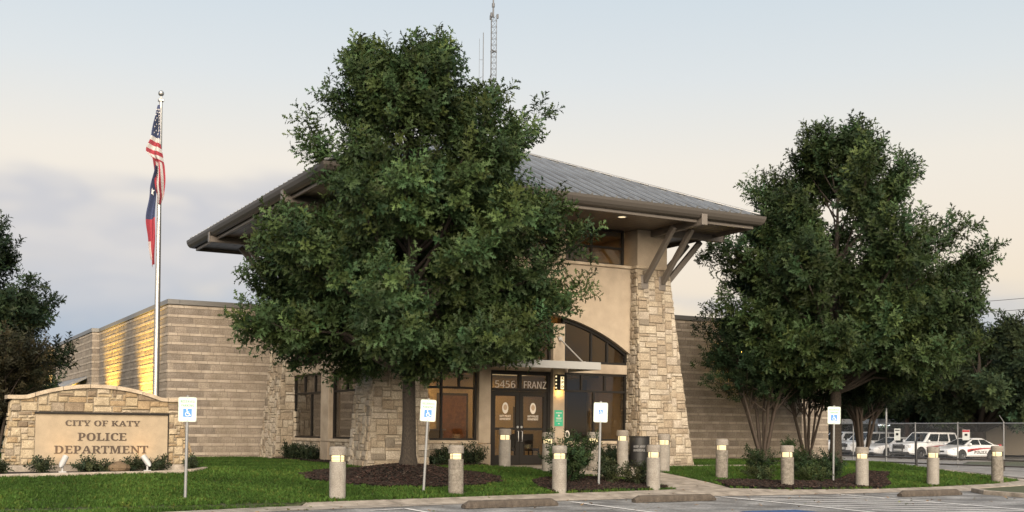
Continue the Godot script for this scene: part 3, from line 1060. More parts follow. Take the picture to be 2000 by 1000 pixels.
func make_station() -> void:
	var o := Vector3(5.2, 0.5, -5.0)
	var root := thing("police_station", "tan stone and stucco police station with grey hipped metal roof and long striped block wings", "building", o)
	pier(Vector4(0.0, 1.86, -1.36, 0.0), Vector4(0.72, 1.84, -1.66, -0.4), 0.1, 6.5, root, 11, 4.1)
	pier(Vector4(8.92, 10.88, -1.0, 0.0), Vector4(8.97, 10.15, -1.45, -0.4), 0.1, 6.5, root, 21, 9.0)
	pier(Vector4(0.12, 1.5, -10.0, -8.35), Vector4(0.72, 1.5, -10.0, -8.75), 0.1, 6.5, root, 31, 4.1)
	pier(Vector4(8.92, 10.88, -10.6, -9.0), Vector4(8.97, 10.15, -10.2, -9.2), 0.1, 6.5, root, 41, -9.0)
	bay(front_frame(-0.9), 1.87, 8.9, 5.3, [[3.72, 4.11], [6.18, 6.59]], true, root)
	bay(side_frame(0.9), -8.5, -1.5, -5.1, [[-5.5, -4.8]], false, root)
	make_door(root)
	make_lobby(root)
	make_roof(root)
	bracket(root, Vector3(9.2, 6.12, -0.36), Vector3.RIGHT, Vector3.BACK, 1.5, 0.36, 2.46)
	bracket(root, Vector3(0.95, 6.12, -0.36), Vector3.RIGHT, Vector3.BACK, 1.5, 0.36, 2.46)
	bracket(root, Vector3(10.18, 6.12, -0.65), Vector3.FORWARD, Vector3.RIGHT, 1.4, -0.55, 1.82)
	bracket(root, Vector3(10.18, 6.12, -9.4), Vector3.FORWARD, Vector3.RIGHT, 1.4, 0.3, 1.82)
	bracket(root, Vector3(0.68, 6.12, -0.8), Vector3.FORWARD, Vector3.LEFT, 1.4, 0.3, 2.68)
	bracket(root, Vector3(0.68, 6.12, -9.0), Vector3.FORWARD, Vector3.LEFT, 1.4, -0.3, 2.68)
	# entrance canopy with its tie rods
	var st := MB.new()
	st.span(Vector3(3.6, 3.40, -0.69), Vector3(6.68, 3.45, 0.96))
	st.span(Vector3(3.55, 3.262, 0.96), Vector3(6.73, 3.475, 1.02), 0.008)
	st.span(Vector3(6.68, 3.262, -0.69), Vector3(6.73, 3.475, 0.958), 0.008)
	st.span(Vector3(3.55, 3.262, -0.69), Vector3(3.6, 3.475, 0.958), 0.008)
	var cn := put(st, "canopy", M.canopy_paint, root, o)
	for x: float in [3.92, 6.4]:
		var rd := MB.new()
		rd.tube([Vector3(x, 4.25, -0.69), Vector3(x, 3.47, 0.62)], [0.022, 0.022], 8)
		rd.tube([Vector3(x, 4.25, -0.71), Vector3(x, 4.25, -0.64)], [0.075, 0.06], 12)
		rd.box(Vector3(x, 3.49, 0.62), Vector3(0.08, 0.04, 0.12), 0.008)
		put(rd, "tie_rod", M.canopy_paint, cn, o)
	# the wings
	wing(root, Vector3(-2.9, 0.1, -10.3), 4.2, 5.6, 61, true)
	var lf := side_frame(-2.9)
	var wl := MB.new()
	wl.span(Vector3(-2.9, 0.1, -23.5), Vector3(-2.6, 5.6, -10.32))
	var w1 := put(wl, "block_wall", M.joint, root, o)
	block_courses(lf, -23.5, -10.3, 0.4, 5.6, 63, w1, o, false)
	var wm := MB.new()
	wm.span(Vector3(-3.2, 0.1, -48.0), Vector3(-2.62, 5.6, -23.52))
	var w2 := put(wm, "block_wall", M.joint, root, o)
	block_courses(side_frame(-3.2), -44.0, -23.5, 0.4, 5.6, 65, w2, o, false)
	block_courses(front_frame(-23.52), -3.2, -2.9, 0.4, 5.6, 66, w2, o, false)
	wing(root, Vector3(10.4, 0.1, -5.2), 9.76, 5.6, 67, false)
	wing(root, Vector3(20.18, 0.1, -8.2), 4.3, 5.6, 68, false)
	var es := MB.new()
	es.span(Vector3(19.86, 0.1, -8.2), Vector3(20.15, 5.6, -5.5))
	put(es, "block_wall", M.split0, root, o)
	for q: Array in [[Vector3(-2.95, 5.603, -23.55), Vector3(-2.55, 5.77, -10.24)], [Vector3(-2.545, 5.603, -10.6), Vector3(1.5, 5.77, -10.24)], [Vector3(-3.25, 5.603, -48.0), Vector3(-2.85, 5.77, -23.46)], [Vector3(9.95, 5.603, -5.5), Vector3(20.23, 5.77, -5.14)], [Vector3(20.235, 5.603, -8.5), Vector3(24.5, 5.77, -8.14)]]:
		var cp := MB.new()
		cp.span(q[0], q[1], 0.008)
		put(cp, "coping", M.coping, root, o)
	for q: Array in [[Vector3(-2.6, 5.0, -48.0), Vector3(9.9, 5.1, -10.6)], [Vector3(9.9, 5.0, -48.0), Vector3(19.9, 5.1, -5.5)], [Vector3(19.9, 5.0, -48.0), Vector3(24.2, 5.1, -8.5)]]:
		var rf := MB.new()
		rf.span(q[0], q[1])
		put(rf, "flat_roof", M.coping, root, o)
	for q: Array in [[Vector3(24.2, 0.1, -48.0), Vector3(24.48, 5.6, -8.5)], [Vector3(-2.6, 0.1, -48.3), Vector3(24.48, 5.6, -48.02)]]:
		var bw := MB.new()
		bw.span(q[0], q[1])
		put(bw, "block_wall", M.split0, root, o)
	# wall pack light on the right wing
	var wp := MB.new()
	wp.prism(PackedVector2Array([Vector2(16.72, 4.66), Vector2(16.72, 4.46), Vector2(16.76, 4.4), Vector2(17.0, 4.4), Vector2(17.04, 4.46), Vector2(17.04, 4.66)]), -5.15, -4.98)
	var lamp := put(wp, "wall_light", M.bronze, root, o)
	var wf := MB.new()
	wf.span(Vector3(16.75, 4.42, -4.978), Vector3(17.01, 4.62, -4.9), 0.02)
	put(wf, "wall_light_lens", M.wall_lamp, lamp, o)
	add_omni(lamp, Vector3(16.88, 4.5, -4.86) - o, Color(1.0, 0.82, 0.42), 0.7, 0.06)
	# small shed-roofed awning low on the long side wall
	var aw := MB.new()
	aw.quad_out(Vector3(-3.22, 3.75, -24.6), Vector3(-4.7, 3.02, -24.6), Vector3(-4.7, 3.02, -36.0), Vector3(-3.22, 3.75, -36.0), Vector3.UP)
	aw.quad_out(Vector3(-3.22, 3.65, -24.6), Vector3(-4.7, 2.9, -24.6), Vector3(-4.7, 2.9, -36.0), Vector3(-3.22, 3.65, -36.0), Vector3.DOWN)
	aw.quad_out(Vector3(-3.22, 3.75, -24.6), Vector3(-4.7, 3.02, -24.6), Vector3(-4.7, 2.9, -24.6), Vector3(-3.22, 3.65, -24.6), Vector3.BACK)
	aw.quad_out(Vector3(-4.7, 3.02, -24.6), Vector3(-4.7, 3.02, -36.0), Vector3(-4.7, 2.9, -36.0), Vector3(-4.7, 2.9, -24.6), Vector3.LEFT)
	for z: float in [-25.0, -30.0, -35.5]: aw.span(Vector3(-4.65, 0.4, z), Vector3(-4.53, 2.92, z + 0.12))
	put(aw, "awning", M.roof_metal, root, o)

func wing(root: Node3D, at: Vector3, wide: float, top: float, sd: int, single: bool) -> void:
	var o := root.position
	var st := MB.new()
	st.span(Vector3(at.x, at.y, at.z - 0.3), Vector3(at.x + wide, top, at.z))
	var w := put(st, "block_wall", M.joint, root, o)
	block_courses(front_frame(at.z), at.x, at.x + wide, 0.4, top, sd, w, o, single, -1.2 if single else -99.0)

func add_omni(parent: Node, at: Vector3, c: Color, e: float, size: float) -> void:
	var l := OmniLight3D.new()
	l.name = "lamp_glow"
	l.light_color = c
	l.light_energy = e
	l.omni_range = 40.0
	l.omni_attenuation = 2.0
	l.light_size = size
	l.shadow_enabled = true
	parent.add_child(l)
	l.position = at

func make_entrance_fittings() -> void:
	# lantern box with cut-out letters on the column right of the door
	var o := Vector3(6.36, 2.72, -0.69)
	var t := thing("wall_lantern", "dark box lantern with glowing cut-out letters on the column right of the entrance door", "wall lamp", o)
	var st := MB.new()
	st.x = Transform3D(Basis(), Vector3(0.02, 0, 0.1))
	st.span(Vector3(-0.16, 0.0, -0.09), Vector3(-0.148, 0.46, 0.09)); st.span(Vector3(0.148, 0.0, -0.09), Vector3(0.16, 0.46, 0.09))
	st.span(Vector3(-0.147, 0.0, 0.078), Vector3(-0.06, 0.46, 0.09)); st.span(Vector3(0.06, 0.0, 0.078), Vector3(0.147, 0.46, 0.09))
	st.span(Vector3(-0.059, 0.40, 0.078), Vector3(0.059, 0.46, 0.09)); st.span(Vector3(-0.059, 0.0, 0.078), Vector3(0.059, 0.03, 0.09))
	put(st, "housing", M.bronze, t)
	var gl := MB.new()
	gl.box(Vector3(0.02, 0.23, 0.1), Vector3(0.2, 0.4, 0.1), 0.01)
	put(gl, "lamp", M.lamp, t)
	for k in 3: words(["K", "P", "D"][k], 0.085, M.bronze, t, Transform3D(Basis(), Vector3(0.02, 0.35 - k * 0.125, 0.192)), "cut_out_letter", 0.07, "Droid Sans", 700, 0.008)
	var dots := MB.new()
	for k in 4: dots.box(Vector3(-0.142, 0.07 + k * 0.11, 0.1), Vector3(0.012, 0.045, 0.07), 0.003)
	put(dots, "cut_out", M.lamp, t)
	add_omni(t, Vector3(0.02, -0.05, 0.1), Color(1.0, 0.78, 0.4), 0.075, 0.05)
	# green notice
	var gn := thing("green_notice", "green paper notice with white print on the column right of the entrance door", "notice", Vector3(6.37, 1.66, -0.688))
	var pg := MB.new()
	pg.box(Vector3(0, 0.235, 0.006), Vector3(0.29, 0.47, 0.008), 0.002)
	put(pg, "sheet", M.poster_green, gn)
	var ln := MB.new()
	for q: Array in [[0.39, 0.2, 0.022], [0.31, 0.06, 0.05], [0.24, 0.2, 0.016], [0.21, 0.16, 0.016], [0.15, 0.2, 0.012], [0.07, 0.05, 0.025]]:
		ln.box(Vector3(0, q[0], 0.0125), Vector3(q[1], q[2], 0.003))
	put(ln, "print", M.decal, gn)
	# round sticker in the window corner
	var sk := thing("window_sticker", "round white sticker low in the window right of the entrance column", "sticker", Vector3(6.8, 1.42, -0.893))
	var s1 := MB.new()
	var cc := PackedVector2Array()
	var ci := PackedVector2Array()
	for k in 18:
		cc.append(Vector2(cos(TAU * k / 18), sin(TAU * k / 18)) * Vector2(0.085, 0.115))
		ci.append(Vector2(cos(TAU * k / 18), sin(TAU * k / 18)) * Vector2(0.05, 0.07))
	s1.prism(cc, 0.0, 0.003)
	put(s1, "disc", M.decal, sk)
	var s2 := MB.new()
	s2.prism(ci, 0.0035, 0.005)
	put(s2, "dark_centre", M.interior_dark, sk)
	# litter bin by the right pier
	var b := thing("litter_bin", "black round litter bin with faint lettering between the bollards and the right stone pier", "litter bin", on(8.27, 0.75))
	var bm := MB.new()
	bm.lathe([Vector2(0.0, 0.02), Vector2(0.27, 0.02), Vector2(0.285, 0.06), Vector2(0.295, 0.42), Vector2(0.295, 0.425), Vector2(0.29, 0.43), Vector2(0.29, 0.44), Vector2(0.295, 0.445), Vector2(0.30, 0.86)], 28)
	bm.lathe([Vector2(0.30, 0.86), Vector2(0.305, 0.865), Vector2(0.31, 0.90), Vector2(0.29, 0.905), Vector2(0.24, 0.90), Vector2(0.24, 0.5), Vector2(0.0, 0.5)], 28)
	put(bm, "body", M.bin_black, b)
	var face := atan2(-11.37 - 8.35, 28.46 - 0.75)
	for q: Array in [["KEEP KATY", 0.60, 0.36], ["BEAUTIFUL", 0.49, 0.36]]:
		var n: int = q[0].length()
		for i in n:
			if q[0][i] == " ": continue
			var a: float = face + (i - (n - 1) * 0.5) * q[2] / n / 0.3
			words(q[0][i], 0.065, M.bin_text, b, Transform3D(Basis(Vector3.UP, a), Vector3(sin(a) * 0.2985, q[1], cos(a) * 0.2985)), "letter", 0.0, "Droid Sans", 700, 0.004)

# ---------------------------------------------------------------- street furniture
func make_bollards() -> void:
	var g := "lit concrete bollards along the walks"
	var t := thing("bollard", "lit concrete bollard at the left end of the kerb row, on grass", "bollard", Vector3.ZERO, 0.0, g)
	var st := MB.new()
	st.lathe([Vector2(0.165, -0.1), Vector2(0.165, 0.76), Vector2(0.158, 0.772), Vector2(0.0, 0.772)], 28)
	put(st, "post", M.bollard_concrete, t)
	var cp := MB.new()
	cp.lathe([Vector2(0.0, 0.895), Vector2(0.155, 0.895), Vector2(0.172, 0.902), Vector2(0.172, 1.03), Vector2(0.162, 1.06), Vector2(0.14, 1.072), Vector2(0.0, 1.076)], 28)
	put(cp, "cap", M.bollard_cap, t)
	var lp := MB.new()
	lp.lathe([Vector2(0.0, 0.775), Vector2(0.12, 0.775), Vector2(0.126, 0.785), Vector2(0.126, 0.88), Vector2(0.11, 0.89), Vector2(0.0, 0.893)], 20)
	put(lp, "lamp", M.lamp, t)
	for k in 3:
		var rg := MB.new()
		rg.lathe([Vector2(0.128, 0.797 + k * 0.031), Vector2(0.16, 0.792 + k * 0.031), Vector2(0.16, 0.797 + k * 0.031), Vector2(0.128, 0.802 + k * 0.031)], 28)
		put(rg, "louvre", M.taupe_light, t)
	for k in 4:
		var a := TAU * (k + 0.18) / 4
		var rd := MB.new()
		rd.tube([Vector3(cos(a) * 0.145, 0.772, sin(a) * 0.145), Vector3(cos(a) * 0.145, 0.897, sin(a) * 0.145)], [0.009, 0.009], 6)
		put(rd, "stay", M.taupe, t)
	add_omni(t, Vector3(0, 0.835, 0), Color(1.0, 0.82, 0.5), 0.04, 0.05)
	var spots: Array = [
		[-3.13, 6.35, ""], [-0.29, 6.0, "lit concrete bollard on grass right of the big oak's mulch ring"], [2.32, 6.02, "lit concrete bollard in front of the round evergreen shrub"],
		[5.12, 5.78, "lit concrete bollard at the mulch corner by the left side of the ramp walk"], [9.32, 5.85, "lit concrete bollard in the mulch bed right of the ramp walk"],
		[11.51, 6.3, "lit concrete bollard at the right end of the mulch bed, dome lamp showing"], [14.36, 6.15, "lit concrete bollard on the right lawn in front of the parked sedan's bonnet"],
		[17.41, 5.85, "lit concrete bollard at the far right corner of the lawn by the drive"], [3.86, 0.6, "lit concrete bollard directly before the left door leaf"],
		[4.5, 1.85, "lit concrete bollard before the right door leaf at the lawn edge"], [6.1, 1.6, "lit concrete bollard half hidden behind a parking sign post and shrub"],
		[7.68, 0.75, "lit concrete bollard left of the black litter bin"], [8.15, 2.1, "lit concrete bollard just right of the litter bin before the stone pier"], [8.84, 3.8, "lit concrete bollard alone on the grass right of the stone pier"]]
	t.position = on(spots[0][0], spots[0][1])
	t.rotation.y = 0.3
	for i in range(1, spots.size()):
		var c := copy_of(t, on(spots[i][0], spots[i][1]), i * 0.77, spots[i][2], g)
		if i % 3 == 1: (c.get_node("post") as MeshInstance3D).material_override = M.bollard_dusty
		if i % 4 == 2: (c.get_node("cap") as MeshInstance3D).material_override = M.bollard_cap_pale
		c.rotation.x = sin(i * 5.1) * 0.008
		c.rotation.z = cos(i * 3.7) * 0.008

func rounded(w: float, h: float, r: float) -> PackedVector2Array:
	var p := PackedVector2Array()
	for c in 4:
		var cx: float = [w * 0.5 - r, -w * 0.5 + r, -w * 0.5 + r, w * 0.5 - r][c]
		var cy: float = [h * 0.5 - r, h * 0.5 - r, -h * 0.5 + r, -h * 0.5 + r][c]
		for k in 5:
			var a := (c + k / 4.0) * PI * 0.5
			p.append(Vector2(cx + cos(a) * r, cy + sin(a) * r))
	return p

func stroke(st: MB, pts: Array, wd: float, z0: float, z1: float) -> void:
	for i in pts.size() - 1:
		var a: Vector2 = pts[i]
		var b: Vector2 = pts[i + 1]
		var d := (b - a).normalized()
		var s := Vector2(-d.y, d.x) * wd * 0.5
		st.prism(PackedVector2Array([a - s - d * wd * 0.2, b - s + d * wd * 0.2, b + s + d * wd * 0.2, a + s - d * wd * 0.2]), z0, z1 + i * 0.0002)

# The wheelchair symbol, about `s` high.
func wheelchair(st: MB, c: Vector2, s: float, z: float) -> void:
	var head := PackedVector2Array()
	for k in 12: head.append(c + Vector2(-0.1, 0.38) * s + Vector2(cos(TAU * k / 12), sin(TAU * k / 12)) * 0.085 * s)
	st.prism(head, z, z + 0.002)
	stroke(st, [c + Vector2(-0.09, 0.26) * s, c + Vector2(-0.06, -0.06) * s, c + Vector2(0.17, -0.06) * s, c + Vector2(0.28, -0.33) * s, c + Vector2(0.38, -0.29) * s], 0.085 * s, z, z + 0.002)
	stroke(st, [c + Vector2(-0.07, 0.11) * s, c + Vector2(0.14, 0.11) * s], 0.075 * s, z, z + 0.0015)
	var arc: Array = []
	for k in 14: arc.append(c + Vector2(-0.03, -0.17) * s + Vector2(cos(2.25 + k * 0.31), sin(2.25 + k * 0.31)) * 0.25 * s)
	stroke(st, arc, 0.07 * s, z, z + 0.0025)

func make_parking_signs() -> void:
	var g := "reserved parking signs on posts"
	# x, z, sign centre height over ground, lean sideways, label, kind
	for q: Array in [[-6.07, 5.93, 1.75, -0.008, "white reserved parking sign on a steel post in front of the monument sign's right end", 0], [-0.84, 5.52, 1.79, -0.045, "white reserved parking sign on a leaning steel post right of the big oak's trunk", 0], [3.96, 5.15, 1.80, -0.02, "faded white parking sign on a post beside the round evergreen shrub", 1], [11.54, 5.22, 1.84, -0.01, "white reserved parking sign on a post before the right-hand oak's trunk", 0]]:
		var face := atan2(-11.37 - q[0], 28.46 - q[1]) * 0.9
		var t := thing("parking_sign", q[4], "parking sign", on(q[0], q[1]), face, g)
		t.rotation = Vector3(0, face, q[3])
		var st := MB.new()
		st.tube([Vector3(0, -0.1, 0), Vector3(0, q[2] + 0.27, 0)], [0.03, 0.03], 10)
		put(st, "post", M.galvanised, t)
		var h: float = q[2]
		var pl := MB.new()
		pl.prism(rounded(0.34, 0.475, 0.035), 0.033, 0.036)
		pl.x = Transform3D(Basis(), Vector3(0, h, 0))
		var pm := MB.new()
		pm.x = pl.x
		pm.prism(rounded(0.34, 0.475, 0.035), 0.033, 0.036)
		var plate := put(pm, "plate", M.sign_white, t)
		var bd := MB.new()
		bd.x = pl.x
		var oo := rounded(0.325, 0.46, 0.03)
		var ii := rounded(0.312, 0.447, 0.026)
		for k in oo.size():
			var k2 := (k + 1) % oo.size()
			bd.prism(PackedVector2Array([oo[k], oo[k2], ii[k2], ii[k]]), 0.0365, 0.0372)
		put(bd, "border", M.sign_green, plate)
		var bs := 0.165 if q[5] == 0 else 0.105
		var by := h - (0.065 if q[5] == 0 else -0.01)
		var bl := MB.new()
		bl.x = Transform3D(Basis(), Vector3(0, by, 0))
		bl.prism(rounded(bs, bs, 0.012), 0.0368, 0.0376)
		put(bl, "blue_square", M.sign_blue, plate)
		var wc := MB.new()
		wc.x = bl.x
		wheelchair(wc, Vector2(0.005, 0), bs * 0.92, 0.038)
		put(wc, "wheelchair_symbol", M.sign_white, plate)
		if q[5] == 0:
			words("RESERVED", 0.052, M.sign_green, plate, Transform3D(Basis(), Vector3(0, h + 0.15, 0.0385)), "lettering", 0.265, "Droid Sans", 700, 0.003)
			words("PARKING", 0.052, M.sign_green, plate, Transform3D(Basis(), Vector3(0, h + 0.075, 0.0385)), "lettering", 0.235, "Droid Sans", 700, 0.003)
		else:
			words("RESERVED", 0.03, M.faded_green, plate, Transform3D(Basis(), Vector3(0, h + 0.14, 0.0385)), "lettering", 0.17, "Droid Sans", 700, 0.003)
			words("PARKING", 0.03, M.faded_green, plate, Transform3D(Basis(), Vector3(0, h + 0.085, 0.0385)), "lettering", 0.15, "Droid Sans", 700, 0.003)
		for y: float in [0.212, -0.212]:
			var bt := MB.new()
			bt.box(Vector3(0, h + y, 0.04), Vector3(0.018, 0.018, 0.008), 0.003)
			put(bt, "bolt", M.galvanised, plate)

func make_monument() -> void:
	var o := Vector3(-6.75, 0.45, 0.5)
	var t := thing("monument_sign", "low stone monument sign reading CITY OF KATY POLICE DEPARTMENT on a tan panel", "sign", o)
	var top := func(p: Vector3) -> float:
		var d := absf(p.x + 6.9)
		return 2.12 if d > 1.48 else 2.12 + sqrt(4.05 * 4.05 - d * d) - 3.77
	var z1 := 0.7
	var z0 := 0.2
	# base course
	var bs := MB.new()
	bs.span(Vector3(-8.87, 0.2, z0 - 0.06), Vector3(-4.62, 0.64, z1 + 0.06), 0.02)
	put(bs, "plinth", M.concrete, t, o)
	# core with battered ends under the curved top
	var poly := PackedVector2Array([Vector2(-8.83, 0.642), Vector2(-4.66, 0.642), Vector2(-5.08, 2.12)])
	for i in 25:
		var x := lerpf(-5.3, -8.5, i / 24.0)
		poly.append(Vector2(x, top.call(Vector3(x, 0, 0))))
	poly.append(Vector2(-8.66, 2.12))
	var st := MB.new()
	st.prism(poly, z0, z1)
	var core := put(st, "sign_wall", M.mortar, t, o)
	# stones round the panel: left, right, above, and the two ends
	ashlar(Vector3(-8.83, 0.65, z1), Vector3(-8.2, 0.65, z1), Vector3(-8.70, 1.84, z1), Vector3(-8.2, 1.84, z1), 301, core, o, -9, 9, "sign_stone", 6, 0.07, null, Vector2i(2, 5), Vector2i(1, 3))
	ashlar(Vector3(-5.27, 0.65, z1), Vector3(-4.66, 0.65, z1), Vector3(-5.27, 1.84, z1), Vector3(-5.0, 1.84, z1), 302, core, o, -9, 9, "sign_stone", 6, 0.07, null, Vector2i(2, 4), Vector2i(1, 3))
	ashlar(Vector3(-8.70, 1.85, z1), Vector3(-5.02, 1.85, z1), Vector3(-8.66, 2.42, z1), Vector3(-5.08, 2.42, z1), 303, core, o, -9, 9, "sign_stone", 6, 0.07, top, Vector2i(3, 6), Vector2i(2, 3))
	ashlar(Vector3(-8.83, 0.65, z0), Vector3(-8.83, 0.65, z1), Vector3(-8.66, 2.1, z0), Vector3(-8.66, 2.1, z1), 304, core, o, -9, 9, "sign_stone", 6, 0.09, null, Vector2i(2, 4), Vector2i(1, 3))
	ashlar(Vector3(-4.66, 0.65, z1), Vector3(-4.66, 0.65, z0), Vector3(-5.08, 2.1, z1), Vector3(-5.08, 2.1, z0), 305, core, o, -9, 9, "sign_stone", 6, 0.09, null, Vector2i(2, 4), Vector2i(1, 3))
	# curved coping in lengths
	var n := 26
	for i in n:
		var a := lerpf(-8.78, -5.0, i / float(n))
		var b := lerpf(-8.78, -5.0, (i + 1) / float(n)) - (0.012 if i % 4 == 3 else 0.0)
		var ya: float = top.call(Vector3(a, 0, 0)) + 0.002
		var yb: float = top.call(Vector3(b, 0, 0)) + 0.002
		var c := MB.new()
		c.prism(PackedVector2Array([Vector2(a, ya), Vector2(b, yb), Vector2(b, yb + 0.085), Vector2(a, ya + 0.085)]), z0 - 0.07, z1 + 0.09)
		put(c, "coping", M.cast_stone, t, o)
	# the panel, recessed under a dark metal drip
	var pn := MB.new()
	pn.span(Vector3(-8.19, 0.655, z1 - 0.02), Vector3(-5.28, 1.80, z1 + 0.03), 0.006)
	var panel := put(pn, "panel", M.sign_panel, t, o)
	var dr := MB.new()
	dr.span(Vector3(-8.21, 1.803, z1 - 0.01), Vector3(-5.26, 1.845, z1 + 0.085), 0.004)
	dr.span(Vector3(-5.278, 0.655, z1 - 0.01), Vector3(-5.262, 1.80, z1 + 0.05))
	put(dr, "drip_edge", M.bronze, panel, o)
	for q: Array in [["CITY OF KATY", -6.745, 1.595, 0.125, 1.64], ["POLICE", -6.755, 1.285, 0.175, 1.07], ["DEPARTMENT", -6.76, 0.99, 0.175, 2.06]]:
		words(q[0], q[3], M.letters, panel, Transform3D(Basis(), Vector3(q[1], q[2], z1 + 0.038) - o), "sign_lettering", q[4], "Droid Serif", 700, 0.016)
	# planter kerb in front
	var ks := MB.new()
	var kp: Array = [Vector2(-10.2, 2.1), Vector2(-9.4, 1.9), Vector2(-8.6, 1.72), Vector2(-7.6, 1.6), Vector2(-6.6, 1.5), Vector2(-5.7, 1.42), Vector2(-4.9, 1.15), Vector2(-4.35, 0.6)]
	for i in kp.size() - 1:
		var a: Vector2 = kp[i]
		var b: Vector2 = kp[i + 1]
		ks.bar(on(a.x, a.y, 0.0), on(b.x, b.y, 0.0), 0.16, 0.17, Vector3.UP, 0.02)
	tag_top(put(ks, "planter_kerb", M.concrete), "low curved concrete planter kerb in front of the monument sign", "kerb")
	var bed := PackedVector2Array([Vector2(-10.2, 2.1), Vector2(-9.4, 1.9), Vector2(-8.6, 1.72), Vector2(-7.6, 1.6), Vector2(-6.6, 1.5), Vector2(-5.7, 1.42), Vector2(-4.9, 1.15), Vector2(-4.35, 0.6), Vector2(-4.4, -0.2), Vector2(-10, -0.2)])
	drape(bed, 0.02, 0.4, "mulch_bed", M.mulch)
	bare.append(bed)
	# boulder
	var rk := MB.new()
	var r := RandomNumberGenerator.new()
	r.seed = 8
	var prev: Array = []
	for i in 6:
		var ring: Array = []
		for k in 9:
			var a := TAU * k / 9
			var rr := sin(PI * (i + 0.35) / 6.0) * r.randf_range(0.85, 1.1)
			ring.append(Vector3(cos(a) * rr * 0.3, -0.03 + 0.3 * i / 5.0 * r.randf_range(0.9, 1.05), sin(a) * rr * 0.2))
		if i > 0:
			for k in 9:
				var k2 := (k + 1) % 9
				rk.quad_out(prev[k], prev[k2], ring[k2], ring[k], (prev[k] + ring[k2]) * 0.5 - Vector3(0, 0.12, 0))
		prev = ring
	for k in 9: rk.tri_out(prev[k], prev[(k + 1) % 9], Vector3(0.03, 0.3, 0), Vector3.UP)
	var bo := put(rk, "boulder", M.rock)
	bo.position = on(-6.45, 1.2, 0.0)
	bo.rotation.y = 0.4
	tag_top(bo, "brown boulder lying in the planter below the monument sign", "rock")
	# bullet spotlights
	for q: Array in [[-7.68, 1.3, "white bullet spotlight in the planter below the sign's left half", 0.55], [-5.83, 1.2, "white bullet spotlight in the planter below the sign's right half", -0.6]]:
		var s := thing("spotlight", q[2], "spotlight", on(q[0], q[1], 0.02), 0.0, "bullet spotlights before the monument sign")
		var sm := MB.new()
		sm.box(Vector3(0, 0.03, 0), Vector3(0.16, 0.06, 0.1), 0.01)
		sm.tube([Vector3(0, 0.05, 0), Vector3(0, 0.2, 0)], [0.022, 0.022], 8)
		put(sm, "stand", M.white, s)
		var dir := Vector3(q[3] * 0.75, 0.75, -0.42).normalized()
		var p0 := Vector3(0, 0.24, 0.0) - dir * 0.12
		var hm := MB.new()
		hm.tube([p0, p0 + dir * 0.04, p0 + dir * 0.09, p0 + dir * 0.3], [0.02, 0.05, 0.064, 0.068], 16, false)
		hm.tube([p0 + dir * 0.3, p0 + dir * 0.28], [0.068, 0.06], 16, false)
		put(hm, "head", M.white, s)
		var lm := MB.new()
		lm.tube([p0 + dir * 0.25, p0 + dir * 0.26], [0.058, 0.058], 14)
		put(lm, "lens", M.lamp, s)
		var l := SpotLight3D.new()
		l.name = "spot_beam"
		l.light_color = Color(1.0, 0.74, 0.4)
		l.light_energy = 0.07
		l.spot_angle = 68
		l.spot_range = 30
		l.spot_attenuation = 2.0
		l.light_size = 0.05
		l.shadow_enabled = true
		s.add_child(l)
		l.transform = Transform3D(Basis.looking_at(Vector3(-q[3] * 0.4, 0.55, -0.75), Vector3.UP), p0 + dir * 0.28)

func tag_top(o: Node, label: String, category: String, group := "") -> Node: return meta(o, label, category, group)

# Cloth hanging from a pole: `fx` says where cloth coordinates (s across, t down) lie.
func cloth(t: Node, called: String, m: Material, s0: float, s1: float, t0: float, t1: float, fx: Callable, ns := 6, nt := 14) -> void:
	var st := MB.new()
	for i in ns:
		for j in nt:
			var a := lerpf(s0, s1, i / float(ns)); var b := lerpf(s0, s1, (i + 1) / float(ns))
			var c := lerpf(t0, t1, j / float(nt)); var d := lerpf(t0, t1, (j + 1) / float(nt))
			st.quad(fx.call(a, d), fx.call(b, d), fx.call(b, c), fx.call(a, c))
	put(st, called, m, t)

